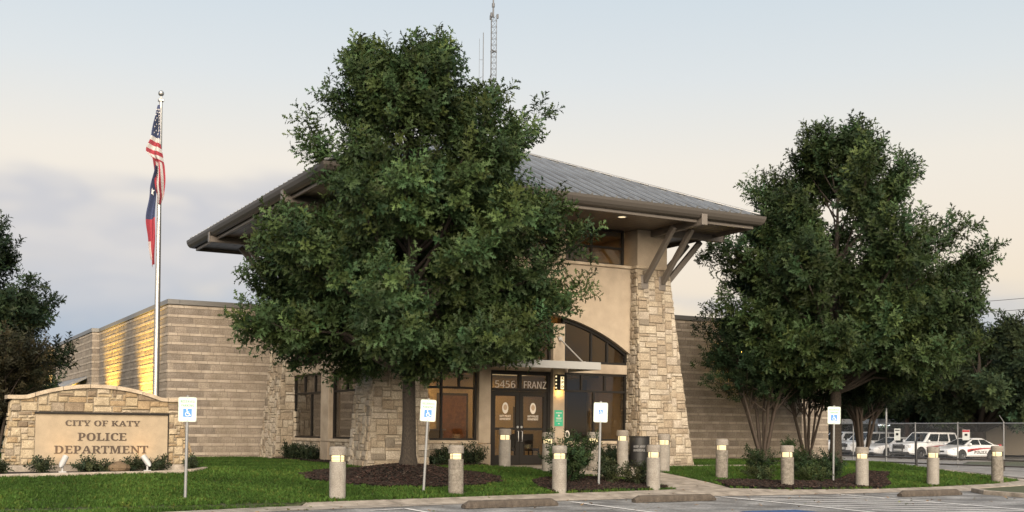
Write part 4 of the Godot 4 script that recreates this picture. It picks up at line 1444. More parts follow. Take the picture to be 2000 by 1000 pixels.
func make_flagpole() -> void:
	var at := on(-4.3, -5.35)
	var t := thing("flagpole", "tall brushed metal flagpole with a ball top behind the monument sign", "flagpole", at)
	var top := 11.0 - at.y
	var st := MB.new()
	st.tube([Vector3.ZERO, Vector3(0, 3.0, 0), Vector3(0, top, 0)], [0.095, 0.088, 0.045], 16)
	put(st, "pole", M.brushed, t)
	var bl := MB.new()
	var pr: Array = []
	for i in 9: pr.append(Vector2(sin(PI * i / 8.0) * 0.085, top + 0.16 - cos(PI * i / 8.0) * 0.085))
	bl.lathe(pr, 16)
	bl.tube([Vector3(0, top, 0), Vector3(0, top + 0.08, 0)], [0.02, 0.02], 8)
	bl.box(Vector3(0.0, top - 0.04, 0.0), Vector3(0.16, 0.08, 0.12), 0.01)
	put(bl, "finial", M.brushed, t)
	var rp := MB.new()
	rp.tube([Vector3(-0.075, 1.2, 0.06), Vector3(-0.06, top - 0.05, 0.06)], [0.006, 0.006], 5)
	put(rp, "halyard", M.white, t)
	var cr := Vector3(0.875, 0, 0.485)
	var cb := Vector3(-0.485, 0, 0.875)
	var curve := func(pts: Array, t: float) -> float:
		for k in pts.size() - 1:
			if t <= pts[k + 1].x: return lerpf(pts[k].y, pts[k + 1].y, smoothstep(0.0, 1.0, (t - pts[k].x) / (pts[k + 1].x - pts[k].x)))
		return pts[pts.size() - 1].y
	# national flag: limp, gathered at the pole and hanging in folds
	var f1 := thing("national_flag", "limp stars and stripes flag hanging at the top of the flagpole", "flag", Vector3(at.x, 10.78, at.z))
	var l1: Array = [Vector2(0, -0.05), Vector2(0.06, -0.08), Vector2(0.31, -0.2), Vector2(0.47, -0.33), Vector2(0.55, -0.15), Vector2(0.75, -0.12), Vector2(1, -0.02)]
	var r1: Array = [Vector2(0, 0.03), Vector2(0.06, 0.04), Vector2(0.31, 0.07), Vector2(0.5, 0.12), Vector2(0.75, 0.19), Vector2(0.9, 0.15), Vector2(1, 0.08)]
	var fx := func(s: float, v: float) -> Vector3:
		var tilt := -0.16 * s * smoothstep(0.12, 0.4, v) * (1.0 - smoothstep(0.5, 0.62, v))
		var x := lerpf(curve.call(l1, v), curve.call(r1, v), s)
		return cr * x + Vector3.UP * (-2.85 * v + tilt) + cb * (0.14 + 0.11 * sin(s * 7.5 + v * 5.0) * smoothstep(0.0, 0.2, v) + 0.04 * sin(v * 17.0 + s * 2.0))
	cloth(f1, "blue_field", M.flag_blue, 0.0, 1.0, 0.0, 0.31, fx, 12, 12)
	for k in 6: cloth(f1, "stripe", M.flag_white if k % 2 == 0 else M.flag_red, 0.0, 1.0, 0.31 + k * 0.0417, 0.31 + (k + 1) * 0.0417, fx, 14, 2)
	for k in 7: cloth(f1, "stripe", M.flag_red if k % 2 == 0 else M.flag_white, k / 7.0, (k + 1) / 7.0, 0.56, 1.0, fx, 3, 14)
	for i in 9:
		for j in 3:
			var c: Vector3 = fx.call(0.2 + 0.28 * j + (0.1 if i % 2 == 1 else 0.0), 0.05 + i * 0.028) + cb * 0.012
			var sm := MB.new()
			for k in 5:
				var a0 := TAU * k / 5.0
				var q := func(a: float, r: float) -> Vector3: return c + cr * cos(a) * r * 0.7 + Vector3.UP * sin(a) * r
				sm.tri(c, q.call(a0 - 0.63, 0.013), q.call(a0, 0.033))
				sm.tri(c, q.call(a0, 0.033), q.call(a0 + 0.63, 0.013))
			put(sm, "star", M.flag_white, f1)
	# state flag below: blue over red at the hoist, with a sliver of white
	var f2 := thing("state_flag", "limp blue and red flag with one white star hanging lower on the flagpole", "flag", Vector3(at.x, 9.05, at.z))
	var l2: Array = [Vector2(0, -0.1), Vector2(0.25, -0.24), Vector2(0.53, -0.33), Vector2(0.75, -0.28), Vector2(1, -0.17)]
	var r2: Array = [Vector2(0, -0.05), Vector2(0.5, -0.06), Vector2(1, -0.09)]
	var gx := func(s: float, v: float) -> Vector3:
		var x := lerpf(curve.call(l2, v), curve.call(r2, v), s)
		return cr * x + Vector3.UP * (-2.85 * v - 0.12 * (1.0 - s) * v) + cb * (0.06 + 0.09 * sin(s * 6.0 + v * 4.0) + 0.03 * sin(v * 15.0))
	cloth(f2, "blue_band", M.flag_blue, 0.0, 1.0, 0.0, 0.53, gx, 10, 14)
	cloth(f2, "red_band", M.flag_red, 0.22, 1.0, 0.53, 1.0, gx, 10, 12)
	cloth(f2, "red_band", M.flag_red, 0.0, 0.22, 0.53, 0.74, gx, 3, 6)
	cloth(f2, "white_band", M.flag_white, 0.0, 0.22, 0.74, 0.92, gx, 3, 6)
	var c2: Vector3 = gx.call(0.3, 0.26) + cb * 0.03
	var sm2 := MB.new()
	for k in 5:
		var a0 := TAU * k / 5.0 + PI * 0.5
		var q := func(a: float, r: float) -> Vector3: return c2 + cr * cos(a) * r * 0.6 + Vector3.UP * sin(a) * r
		sm2.tri(c2, q.call(a0 - 0.63, 0.055), q.call(a0, 0.14))
		sm2.tri(c2, q.call(a0, 0.14), q.call(a0 + 0.63, 0.055))
	put(sm2, "star", M.flag_white, f2)

func make_uplights() -> void:
	for q: Array in [[-3.75, -13.4, "ground uplight at the side wall nearest its corner, behind the monument sign", 1.5], [-3.75, -20.2, "ground uplight at the side wall just before its step", 1.5], [-4.1, -29.3, "ground uplight at the far side wall beside the awning", 1.6], [-4.1, -37.0, "ground uplight at the far end of the side wall by the trees", 1.6]]:
		var t := thing("uplight", q[2], "uplight", on(q[0], q[1]), 0.0, "uplights washing the side wall")
		var st := MB.new()
		st.lathe([Vector2(0.0, 0.0), Vector2(0.11, 0.0), Vector2(0.11, 0.16), Vector2(0.095, 0.17), Vector2(0.095, 0.14)], 16)
		put(st, "housing", M.bronze, t)
		var lm := MB.new()
		lm.lathe([Vector2(0.0, 0.14), Vector2(0.09, 0.14), Vector2(0.0, 0.15)], 16)
		put(lm, "lamp", M.lamp, t)
		var l := SpotLight3D.new()
		l.name = "uplight_beam"
		l.light_color = Color(1.0, 0.80, 0.34)
		l.light_energy = q[3] * 42.0
		l.spot_angle = 36
		l.spot_angle_attenuation = 1.0
		l.spot_range = 40
		l.spot_attenuation = 2.0
		l.light_size = 0.06
		l.shadow_enabled = true
		t.add_child(l)
		l.transform = Transform3D(Basis.looking_at(Vector3(0.8, 3.6, 0.0), Vector3.BACK), Vector3(0, 0.19, 0))

# ---------------------------------------------------------------- plants
func add_leaf(st: MB, base: Vector3, dir: Vector3, up: Vector3, l: float, wd: float, lobed: bool) -> void:
	var side := dir.cross(up).normalized()
	var nrm := side.cross(dir).normalized()
	var prof: Array = [Vector2(0.0, 0.0), Vector2(0.24, 0.45), Vector2(0.36, 0.14), Vector2(0.52, 0.95), Vector2(0.62, 0.15), Vector2(0.76, 0.6), Vector2(0.83, 0.12), Vector2(1.0, 0.0)] if lobed else [Vector2(0.0, 0.0), Vector2(0.35, 0.8), Vector2(0.7, 0.6), Vector2(1.0, 0.0)]
	for sg: float in [-1.0, 1.0]:
		for i in prof.size() - 1:
			var a: Vector2 = prof[i]
			var b: Vector2 = prof[i + 1]
			var ma := base + dir * a.x * l - nrm * a.x * a.x * l * 0.18
			var mb := base + dir * b.x * l - nrm * b.x * b.x * l * 0.18
			var ea := ma + side * sg * a.y * wd + nrm * a.y * wd * 0.3
			var eb := mb + side * sg * b.y * wd + nrm * b.y * wd * 0.3
			if a.y > 0.0: st.tri_out(ma, ea, eb, nrm)
			st.tri_out(ma, eb, mb, nrm)

# Three sprays of leaves on a twig along +y.
func sprays(kind: String) -> Array:
	if leaf_sets.has(kind): return leaf_sets[kind]
	var set_: Array = []
	for q in 3:
		var st := MB.new()
		var r := RandomNumberGenerator.new()
		r.seed = 900 + q
		var oak := kind == "oak"
		var n := 11 if oak else 15
		var len := 0.42 if oak else 0.3
		for i in n:
			var t := (i + 0.6) / n
			var a := i * 2.4 + r.randf() * 0.6
			var rad := Vector3(cos(a), 0, sin(a))
			var dir := (rad * r.randf_range(0.5, 1.0) + Vector3.UP * r.randf_range(0.3, 1.0) * (0.4 + t)).normalized()
			var up := (Vector3.UP + rad * 0.2 + Vector3(r.randf_range(-0.5, 0.5), 0, r.randf_range(-0.5, 0.5))).normalized()
			var sz := r.randf_range(0.75, 1.15)
			if oak: add_leaf(st, Vector3.UP * len * t + rad * 0.012, dir, up, 0.165 * sz, 0.055 * sz, true)
			else: add_leaf(st, Vector3.UP * len * t + rad * 0.01, dir, up, 0.085 * sz, 0.024 * sz, false)
		st.tube([Vector3.ZERO, Vector3.UP * len], [0.006, 0.003], 3, false)
		set_.append(st.mesh())
	leaf_sets[kind] = set_
	return set_

func leafy(spots: Array, kind: String, m: Material, base: Color, called: String, parent: Node, r: RandomNumberGenerator, scatter := 0.45, owner_: Array = [], tone: Array = []) -> void:
	var sets := sprays(kind)
	for q in 3:
		var part: Array = []
		var tints: Array = []
		for i in range(q, spots.size(), 3):
			part.append(spots[i])
			var b := 0.6 * exp(r.randfn(0.0, scatter * 0.6))
			var wm := r.randf_range(-0.2, 0.12)
			if owner_.size():
				b *= tone[owner_[i]].x
				wm += tone[owner_[i]].y
			tints.append(Color(base.r * b * (1.0 + wm), base.g * b, base.b * b * (1.0 - wm)))
		if part.size(): stuff(many(called, sets[q], m, part, tints, parent))

func spray_at(p: Vector3, dir: Vector3, r: RandomNumberGenerator, s: float) -> Transform3D:
	var d := dir.normalized()
	var side := d.cross(Vector3(r.randf_range(-1, 1), r.randf_range(-1, 1), r.randf_range(-1, 1)) + Vector3(0.01, 0.02, 0.03)).normalized()
	return Transform3D(Basis(side, d, side.cross(d)).scaled(Vector3.ONE * s), p)

# A tree whose crown fills the outline `prof` = [height, half-width to one side, half-width to the other]; `cr` is the direction of the second.
func tree(called: String, label: String, at: Vector3, prof: Array, trunk_r: float, fork: float, clumps: int, per: int, leaf_scale: float, sd: int, base: Color, cr := Vector3(0.875, 0, 0.485), kind := "oak", group := "", clump_len := 1.5, mat_name := "leaf") -> Node3D:
	var t := thing(called, label, "tree", at, 0.0, group)
	var r := RandomNumberGenerator.new()
	r.seed = sd
	var lo: float = prof[0][0]
	var hi: float = prof[prof.size() - 1][0]
	var half := func(h: float, c: float) -> float:
		for i in prof.size() - 1:
			if h <= prof[i + 1][0]:
				var f: float = clampf((h - prof[i][0]) / (prof[i + 1][0] - prof[i][0]), 0.0, 1.0)
				var l: float = lerpf(prof[i][1], prof[i + 1][1], f)
				var rr: float = lerpf(prof[i][2], prof[i + 1][2], f)
				return (l + rr) * 0.5 + (rr - l) * 0.5 * c
		return 0.2
	# trunk with root flare, rising through the crown
	var tk := MB.new()
	var pts: Array = [Vector3(0, -0.15, 0), Vector3(0, 0.05, 0), Vector3(0.0, 0.3, 0), Vector3(0.01, 0.9, 0.0), Vector3(-0.02, fork, 0.02)]
	var rad: Array = [trunk_r * 1.7, trunk_r * 1.45, trunk_r * 1.15, trunk_r, trunk_r * 0.92]
	var tip := hi * 0.86
	for k in 6:
		var f := (k + 1) / 6.0
		pts.append(Vector3(r.randf_range(-0.12, 0.12), lerpf(fork, tip, f), r.randf_range(-0.12, 0.12)))
		rad.append(lerpf(trunk_r * 0.85, 0.03, f))
	tk.tube(pts, rad, 12)
	var trunk := put(tk, "trunk", M.bark, t)
	var lb := MB.new()
	var spots: Array = []
	var owner_: Array = []
	var tone: Array = []
	var area: Array = []
	var total := 0.0
	for i in 40:
		var h := lerpf(lo, hi, (i + 0.5) / 40.0)
		total += maxf(half.call(h, 0.0), 0.35)
		area.append(total)
	# boughs reach from the trunk to the outline; each carries several leafy branchlets
	var lobes := FastNoiseLite.new()
	lobes.seed = sd + 3
	lobes.frequency = 0.42
	var boughs := maxi(8, int(clumps / 7.0))
	var c := 0
	for g in boughs:
		var pick := r.randf() * total
		var idx := 0
		while area[idx] < pick: idx += 1
		var h := lerpf(lo, hi, (idx + r.randf()) / 40.0)
		if g % 3 == 0: h = lerpf(lo, hi, r.randf() * 0.62)
		if g < 5: h = lerpf(hi * 0.86, hi * 0.97, g / 4.0)
		var az := g * 2.39996 + r.randf_range(-0.5, 0.5)
		var cc := Vector3(cos(az), 0, sin(az))
		var R: float = half.call(h, cc.dot(cr)) * (1.0 + 0.15 * lobes.get_noise_3d(cc.x * 3.0, h, cc.z * 3.0))
		var rel := (h - lo) / (hi - lo)
		var reach := r.randf_range(0.74, 1.0) if g % 3 != 0 else r.randf_range(0.3, 0.72)
		var end := cc * R * reach + Vector3.UP * h
		var hb := clampf(end.y - Vector2(end.x, end.z).length() * lerpf(0.28, 1.3, rel), fork * 0.95, tip)
		var f0 := (hb - fork) / maxf(tip - fork, 0.1)
		var root_p := Vector3(0, hb, 0)
		var bend := root_p.lerp(end, 0.5) + Vector3(0, 0.14 * R * lerpf(1.0, -0.5, rel), 0)
		var br := clampf(lerpf(trunk_r * 0.42, 0.03, f0), 0.02, 1.0) * r.randf_range(0.7, 1.0)
		lb.tube([root_p, root_p.lerp(bend, 0.5) + Vector3(0, -0.03, 0), bend, bend.lerp(end, 0.55) + Vector3(0, 0.03, 0), end], [br, br * 0.85, br * 0.65, br * 0.4, 0.008], 6, false)
		var dirn := (end - root_p).normalized()
		var tone_g := r.randfn(0.0, 0.16)
		for q in 7:
			var u := lerpf(0.52, 1.0, (q + 0.5 * r.randf()) / 6.5)
			var from := bend.lerp(end, clampf((u - 0.5) * 2.0, 0.0, 1.0))
			var axis := (dirn * lerpf(0.55, 1.0, u) + cc * 0.25 + Vector3.UP * lerpf(-0.12, 1.0, rel) + Vector3(r.randf_range(-0.8, 0.8), r.randf_range(-0.35, 0.5), r.randf_range(-0.8, 0.8)) * (1.25 - u * 0.6)).normalized()
			var ln := clump_len * r.randf_range(0.5, 0.85)
			var start := from - axis * ln * 0.2
			lb.tube([from, from + axis * ln * 0.75], [0.014, 0.004], 4, false)
			var wide := ln * 0.30
			tone.append(Vector2(exp(tone_g + r.randfn(0.0, 0.15)), r.randf_range(-0.08, 0.14)))
			for s in per:
				var f := pow(r.randf(), 0.75)
				var a2 := r.randf() * TAU
				var px := axis.cross(Vector3(0.3, 1, 0.2)).normalized()
				var py := axis.cross(px)
				var ro := px * cos(a2) + py * sin(a2)
				var rr := sqrt(r.randf()) * wide * (1.0 - f * 0.7)
				var p := start + axis * ln * f + ro * rr
				var d := axis * 0.6 + ro * r.randf_range(0.3, 1.0) + Vector3.UP * r.randf_range(-0.25, 0.45)
				spots.append(spray_at(p, d, r, leaf_scale * r.randf_range(0.75, 1.2)))
				owner_.append(c)
			c += 1
	put(lb, "limbs", M.bark, trunk)
	leafy(spots, kind, M[mat_name], base, "crown", t, r, 0.45, owner_, tone)
	return t

# Crape myrtle: several smooth stems from the ground, spreading like a vase.
func myrtle(label: String, at: Vector3, height: float, wide: float, stems: int, sd: int, base: Color, low := 0.45, per := 34) -> Node3D:
	var t := thing("crape_myrtle", label, "tree", at, 0.0, "multi-stemmed small trees by the block walls")
	var r := RandomNumberGenerator.new()
	r.seed = sd
	var spots: Array = []
	for s in stems:
		var st := MB.new()
		var az := TAU * (s + r.randf() * 0.6) / stems
		var o := Vector3(cos(az), 0, sin(az))
		var p: Array = [o * 0.1, o * 0.16 + Vector3.UP * 0.4]
		var mid := o * wide * r.randf_range(0.14, 0.26) + Vector3.UP * height * 0.33
		var up := o * wide * r.randf_range(0.32, 0.5) + Vector3.UP * height * 0.56
		var tip := o * wide * r.randf_range(0.5, 0.75) + Vector3.UP * height * 0.82
		p.append_array([mid + Vector3(r.randf_range(-0.06, 0.06), 0, r.randf_range(-0.06, 0.06)), up, tip])
		var r0 := r.randf_range(0.045, 0.07)
		st.tube(p, [r0 * 1.1, r0, r0 * 0.8, r0 * 0.5, 0.008], 7)
		for b in 9:
			var from: Vector3 = [mid, up, mid.lerp(up, 0.5), up.lerp(tip, 0.4)][b % 4]
			var a2 := az + r.randf_range(-1.5, 1.5)
			var end := Vector3(cos(a2), 0, sin(a2)) * wide * r.randf_range(0.45, 1.0)
			end.y = height * r.randf_range(low, 1.0)
			if end.y < from.y - 0.2: end.y = from.y + r.randf_range(-0.2, 0.5)
			st.tube([from, from.lerp(end, 0.5) + Vector3.UP * 0.16, end], [r0 * 0.42, r0 * 0.26, 0.006], 5, false)
			for k in per:
				var f := r.randf_range(0.42, 1.05)
				var q := from.lerp(end, f) + Vector3.UP * 0.16 * sin(PI * minf(f, 1.0)) + Vector3(r.randf_range(-1, 1), r.randf_range(-0.8, 0.8), r.randf_range(-1, 1)) * 0.32
				spots.append(spray_at(q, Vector3(r.randf_range(-1, 1), r.randf_range(-0.3, 1), r.randf_range(-1, 1)) + (end - from).normalized() * 0.5, r, r.randf_range(0.9, 1.35)))
		put(st, "stem", M.smooth_bark, t)
	leafy(spots, "small", M.leaf, base, "crown", t, r)
	return t

func shrub(called: String, label: String, at: Vector3, height: float, wide: float, n: int, sd: int, base: Color, group := "", upright := 0.5) -> Node3D:
	var t := thing(called, label, "shrub", at, 0.0, group)
	var r := RandomNumberGenerator.new()
	r.seed = sd
	var st := MB.new()
	var spots: Array = []
	var stems := maxi(5, int(n / 14.0))
	for s in stems:
		var az := r.randf() * TAU
		var o := Vector3(cos(az), 0, sin(az)) * sqrt(r.randf())
		var tip := o * wide + Vector3.UP * height * r.randf_range(0.55, 1.0) * (1.0 - o.length() * (1.0 - upright) * 0.7)
		st.tube([o * 0.05, o * wide * 0.45 + Vector3.UP * tip.y * 0.5, tip], [0.012, 0.009, 0.004], 4, false)
		for k in n / stems:
			var f := r.randf_range(0.12, 1.0)
			var p := (o * 0.05).lerp(tip, f) + Vector3(r.randf_range(-1, 1), r.randf_range(-0.6, 0.8), r.randf_range(-1, 1)) * wide * 0.22
			p.y = maxf(p.y, 0.04)
			spots.append(spray_at(p, o * 0.6 + Vector3(r.randf_range(-0.7, 0.7), r.randf_range(0.1, 1.0), r.randf_range(-0.7, 0.7)), r, r.randf_range(0.65, 1.0)))
	put(st, "stems", M.smooth_bark, t)
	leafy(spots, "small", M.leaf, base, "foliage", t, r)
	return t

func make_plants() -> void:
	# the big oak on its mulch mound
	tree("oak_tree", "large dense oak tree on a mulch mound before the entrance, hiding the roof's near corner", Vector3(0.02, 0.6, 2.75),
		[[2.35, 2.2, 2.4], [2.7, 4.3, 3.6], [3.2, 4.4, 4.0], [3.9, 4.0, 3.9], [5.0, 3.8, 4.1], [5.75, 3.3, 4.4], [6.3, 2.9, 3.7], [7.0, 2.85, 3.4], [7.7, 2.7, 3.1], [8.3, 2.3, 2.2], [8.8, 1.9, 1.6], [9.3, 1.5, 1.3], [9.7, 1.0, 1.0], [10.0, 0.4, 0.4]],
		0.165, 2.3, 840, 17, 1.0, 71, Color(0.047, 0.076, 0.026))
	tree("oak_tree", "broad oak tree on the right lawn in front of the striped right wing", Vector3(16.4, 0.35, 0.4),
		[[2.7, 1.8, 2.4], [3.4, 2.8, 3.8], [4.5, 3.6, 4.3], [5.8, 4.0, 4.9], [6.8, 3.9, 5.3], [7.5, 2.9, 4.1], [8.2, 2.9, 3.5], [8.9, 2.4, 3.0], [9.5, 1.8, 2.4], [10.1, 1.0, 1.6], [10.6, 0.3, 0.5]],
		0.19, 2.6, 910, 15, 1.12, 88, Color(0.041, 0.066, 0.023))
	myrtle("multi-stemmed crape myrtle before the right wing, between stone pier and sign-posted oak", on(14.7, -1.2), 5.2, 2.3, 7, 91, Color(0.026, 0.046, 0.018))
	myrtle("multi-stemmed crape myrtle in shade at the corner of the right wing", on(18.0, -2.6), 4.8, 2.0, 6, 92, Color(0.026, 0.040, 0.018))
	myrtle("multi-stemmed crape myrtle beside the right oak's trunk, before the parked cars", on(20.3, -2.2), 4.8, 2.0, 7, 93, Color(0.026, 0.040, 0.018))
	tree("oak_tree", "dark dense tree at the left edge beside the long side wall", on(-9.0, -13.2),
		[[1.0, 2.5, 2.4], [2.2, 3.4, 3.0], [3.6, 3.6, 3.1], [4.8, 3.6, 3.1], [5.8, 3.0, 2.2], [6.8, 2.2, 1.3], [7.4, 0.8, 0.4]], 0.19, 1.8, 420, 18, 1.15, 95, Color(0.024, 0.040, 0.018))
	myrtle("low reddish crape myrtle at the left edge behind the monument sign", on(-8.3, -8.2), 3.6, 1.7, 6, 96, Color(0.040, 0.036, 0.018), 0.25)
	# the live oak and the trees beyond the fence
	tree("live_oak", "spreading live oak with leaning trunk behind the fenced car park", on(60.2, -29.4),
		[[2.8, 6.0, 7.0], [4.0, 9.0, 9.0], [5.6, 9.6, 9.6], [7.2, 8.5, 8.5], [8.6, 6.0, 6.5], [9.6, 2.5, 3.0]], 0.55, 2.0, 400, 20, 2.4, 97, Color(0.030, 0.046, 0.020), Vector3(0.875, 0, 0.485), "oak", "", 2.6, "leaf_far")
	for q: Array in [[70.0, -52.0, 9.0, 6.0, "dark tree behind the white carport beyond the car park"], [61.5, -47.0, 9.0, 6.0, "dark tree behind the right wing's crape myrtles"], [77.0, -46.0, 10.5, 7.0, "dark tree behind the utility pole beyond the car park"], [84.0, -38.0, 10.0, 7.0, "dark tree between the live oak and the metal shed"], [72.0, -14.0, 11.5, 6.5, "dark tree at the far right edge beyond the metal shed"]]:
		var h: float = q[2]
		var w: float = q[3]
		tree("background_tree", q[4], on(q[0], q[1]), [[0.3, w * 0.7, w * 0.7], [2.0, w, w], [h * 0.55, w, w], [h * 0.8, w * 0.75, w * 0.75], [h, 0.4, 0.4]], 0.35, 1.6, 260, 20, 2.7, int(q[0]), Color(0.020, 0.030, 0.014), Vector3(0.875, 0, 0.485), "oak", "trees beyond the car park", 2.8, "leaf_far")
	# shrubs
	shrub("evergreen_shrub", "round dark evergreen shrub in the mulch behind a bollard left of the ramp walk", on(3.55, 4.35), 1.2, 0.62, 420, 101, Color(0.035, 0.060, 0.022), "", 0.9)
	shrub("sparse_shrub", "small sparse shrub in the mulch just right of the faded sign post", on(4.55, 4.6), 0.62, 0.42, 110, 102, Color(0.05, 0.062, 0.028))
	shrub("sparse_shrub", "sparse spreading shrub at the mulch corner beside the ramp walk", on(5.05, 4.95), 0.5, 0.5, 80, 103, Color(0.05, 0.058, 0.028))
	var g := "shrubs in the bed right of the ramp walk"
	shrub("bed_shrub", "leafy shrub in the right bed between the lone bollard and the crape myrtle", on(10.3, 3.6), 0.84, 0.41, 133, 104, Color(0.035, 0.055, 0.022), g, 0.9)
	shrub("bed_shrub", "tall thin sprig shrub below the front crape myrtle's stems", on(12.6, 2.4), 1.19, 0.30, 91, 105, Color(0.04, 0.065, 0.025), g, 1.0)
	shrub("bed_shrub", "broad dark shrub right behind the mulch-bed bollard", on(11.4, 4.3), 0.70, 0.57, 168, 106, Color(0.034, 0.055, 0.022), g, 0.8)
	shrub("bed_shrub", "low pale green shrub in front of the broad dark shrub", on(11.0, 5.0), 0.44, 0.45, 105, 107, Color(0.06, 0.085, 0.03), g)
	shrub("bed_shrub", "dark shrub clasping the right sign post", on(12.2, 4.5), 0.75, 0.49, 154, 108, Color(0.032, 0.052, 0.022), g, 0.8)
	shrub("bed_shrub", "low yellowish shrub at the front of the bed by the ramp walk", on(9.7, 4.6), 0.37, 0.49, 84, 109, Color(0.055, 0.07, 0.028), g)
	var g2 := "foundation shrubs along the front walls"
	for q: Array in [[0.45, -5.6, "foundation shrub under the side windows near the big stone pier"], [0.35, -6.9, "foundation shrub under the side windows near the rear pier"], [2.35, -0.35, "foundation shrub under the left front window by the big oak"], [3.3, -0.3, "foundation shrub left of the entrance column"], [7.35, -0.35, "foundation shrub under the right front window by the entrance column"], [8.2, -0.3, "foundation shrub under the right front window behind the litter bin"]]:
		shrub("foundation_shrub", q[2], on(q[0], q[1]), 0.55, 0.42, 120, int(q[0] * 10 + 200), Color(0.035, 0.05, 0.024), g2)
	var g3 := "small plants in the monument sign's planter"
	for q: Array in [[-8.95, 1.35, 0.26, "planter shrub at the sign's far left end"], [-8.05, 1.15, 0.30, "planter shrub left of the left spotlight"], [-7.2, 1.2, 0.22, "planter shrub just right of the left spotlight"], [-6.85, 1.1, 0.25, "planter shrub left of the boulder"], [-6.15, 1.0, 0.26, "planter shrub right of the boulder"], [-5.55, 0.95, 0.31, "planter shrub behind the right spotlight"], [-4.75, 0.75, 0.28, "planter shrub at the sign's right end behind the sign post"]]:
		shrub("planter_shrub", q[3], on(q[0], q[1], 0.02), q[2] * 0.8, 0.2, 40, int(absf(q[0]) * 10 + 300), Color(0.045, 0.058, 0.028), g3)

func scatter_grass(edges: PackedVector2Array, per_m2: float, sd: int, parent: Node, spots: Array, tints: Array) -> void:
	var r := RandomNumberGenerator.new()
	r.seed = sd
	var lo := edges[0]
	var hi := edges[0]
	for p in edges:
		lo = lo.min(p); hi = hi.max(p)
	var nz := FastNoiseLite.new()
	nz.frequency = 0.35
	nz.seed = 4
	var n := int((hi.x - lo.x) * (hi.y - lo.y) * per_m2)
	for i in n:
		var p := Vector2(r.randf_range(lo.x, hi.x), r.randf_range(lo.y, hi.y))
		if not Geometry2D.is_point_in_polygon(p, edges): continue
		var skip := false
		for b: PackedVector2Array in bare:
			if Geometry2D.is_point_in_polygon(p, b):
				skip = true
				break
		if skip: continue
		var v := nz.get_noise_2d(p.x, p.y)
		var s := r.randf_range(0.7, 1.25) * (1.0 + v * 0.35)
		var b := Basis(Vector3.UP, r.randf() * TAU) * Basis(Vector3.RIGHT, r.randf_range(-0.25, 0.25))
		spots.append(Transform3D(b.scaled(Vector3.ONE * s), on(p.x, p.y, 0.0)))
		var k := (1.0 + v * 0.5) * r.randf_range(0.7, 1.3)
		var dry := maxf(0.0, r.randfn(-0.13 + v * 0.35, 0.24))
		tints.append(Color(0.041 * k + dry * 0.10, 0.084 * k + dry * 0.04, 0.015 * k + dry * 0.015))

func make_grass() -> void:
	var spots: Array = []
	var tints: Array = []
	for q: Array in lawn_edges: scatter_grass(q[0], q[1], int(q[1]) + q[0].size(), self, spots, tints)
	var st := MB.new()
	var r := RandomNumberGenerator.new()
	r.seed = 5
	for i in 11:
		var a := r.randf() * TAU
		var o := Vector3(cos(a), 0, sin(a))
		var s := Vector3(-o.z, 0, o.x) * 0.0045
		var p := o * r.randf_range(0.0, 0.05)
		var h := r.randf_range(0.035, 0.07)
		var m := p + o * 0.012 + Vector3.UP * h * 0.6
		var e := p + o * r.randf_range(0.02, 0.05) + Vector3.UP * h
		st.quad(p - s, p + s, m + s, m - s)
		st.tri(m - s, m + s, e)
	stuff(tag_top(many("grass", st.mesh(), M.blade, spots, tints, self), "short green lawn grass round the station", "grass"))

# A few dropped leaves on the lawn and the paving.
func make_litter() -> void:
	var spots: Array = []
	var tints: Array = []
	var r := RandomNumberGenerator.new()
	r.seed = 61
	for i in 420:
		var u := r.randf_range(-9.0, 19.0)
		var w := r.randf_range(0.6, 11.0)
		var s := r.randf_range(0.5, 1.0)
		spots.append(Transform3D(Basis.from_euler(Vector3(r.randf_range(-0.4, 0.4), r.randf() * TAU, r.randf_range(-0.4, 0.4))).scaled(Vector3.ONE * s), on(u, w, 0.03 if w < 6.5 else 0.02)))
		var k := r.randf_range(0.5, 1.4)
		tints.append(Color(0.16 * k, 0.095 * k, 0.04 * k) if r.randf() < 0.8 else Color(0.11 * k, 0.12 * k, 0.04 * k))
	var st := MB.new()
	add_leaf(st, Vector3(0, 0, -0.06), Vector3.BACK, Vector3.UP, 0.13, 0.045, true)
	stuff(tag_top(many("fallen_leaves", st.mesh(), M.chip, spots, tints, self), "scattered dry leaves on the lawn and paving", "leaves"))

func make_chips(beds: Array) -> void:
	var spots: Array = []
	var tints: Array = []
	var r := RandomNumberGenerator.new()
	r.seed = 44
	for q: Array in beds:
		var e: PackedVector2Array = q[0]
		var lo := e[0]
		var hi := e[0]
		for p in e:
			lo = lo.min(p); hi = hi.max(p)
		for i in int((hi.x - lo.x) * (hi.y - lo.y) * 420):
			var p := Vector2(r.randf_range(lo.x, hi.x), r.randf_range(lo.y, hi.y))
			if not Geometry2D.is_point_in_polygon(p, e): continue
			var y: float = q[1].call(p) if q[1] != null else 0.0
			var b := Basis.from_euler(Vector3(r.randf_range(-0.6, 0.6), r.randf() * TAU, r.randf_range(-0.5, 0.5)))
			spots.append(Transform3D(b.scaled(Vector3.ONE * r.randf_range(0.6, 1.5)), on(p.x, p.y, y + 0.035)))
			var k := exp(r.randfn(0.0, 0.5))
			var red := r.randf_range(0.8, 1.3)
			tints.append(Color(0.018 * k * red, 0.0125 * k, 0.010 * k))
	var st := MB.new()
	st.box(Vector3.ZERO, Vector3(0.075, 0.014, 0.026), 0.004)
	stuff(tag_top(many("mulch_chips", st.mesh(), M.chip, spots, tints, self), "dark shredded bark mulch in the planting beds", "mulch"))

# ---------------------------------------------------------------- paving and lawns
func pv(a: Array) -> PackedVector2Array:
	var p := PackedVector2Array()
	for k in range(0, a.size(), 2): p.append(Vector2(a[k], a[k + 1]))
	return p

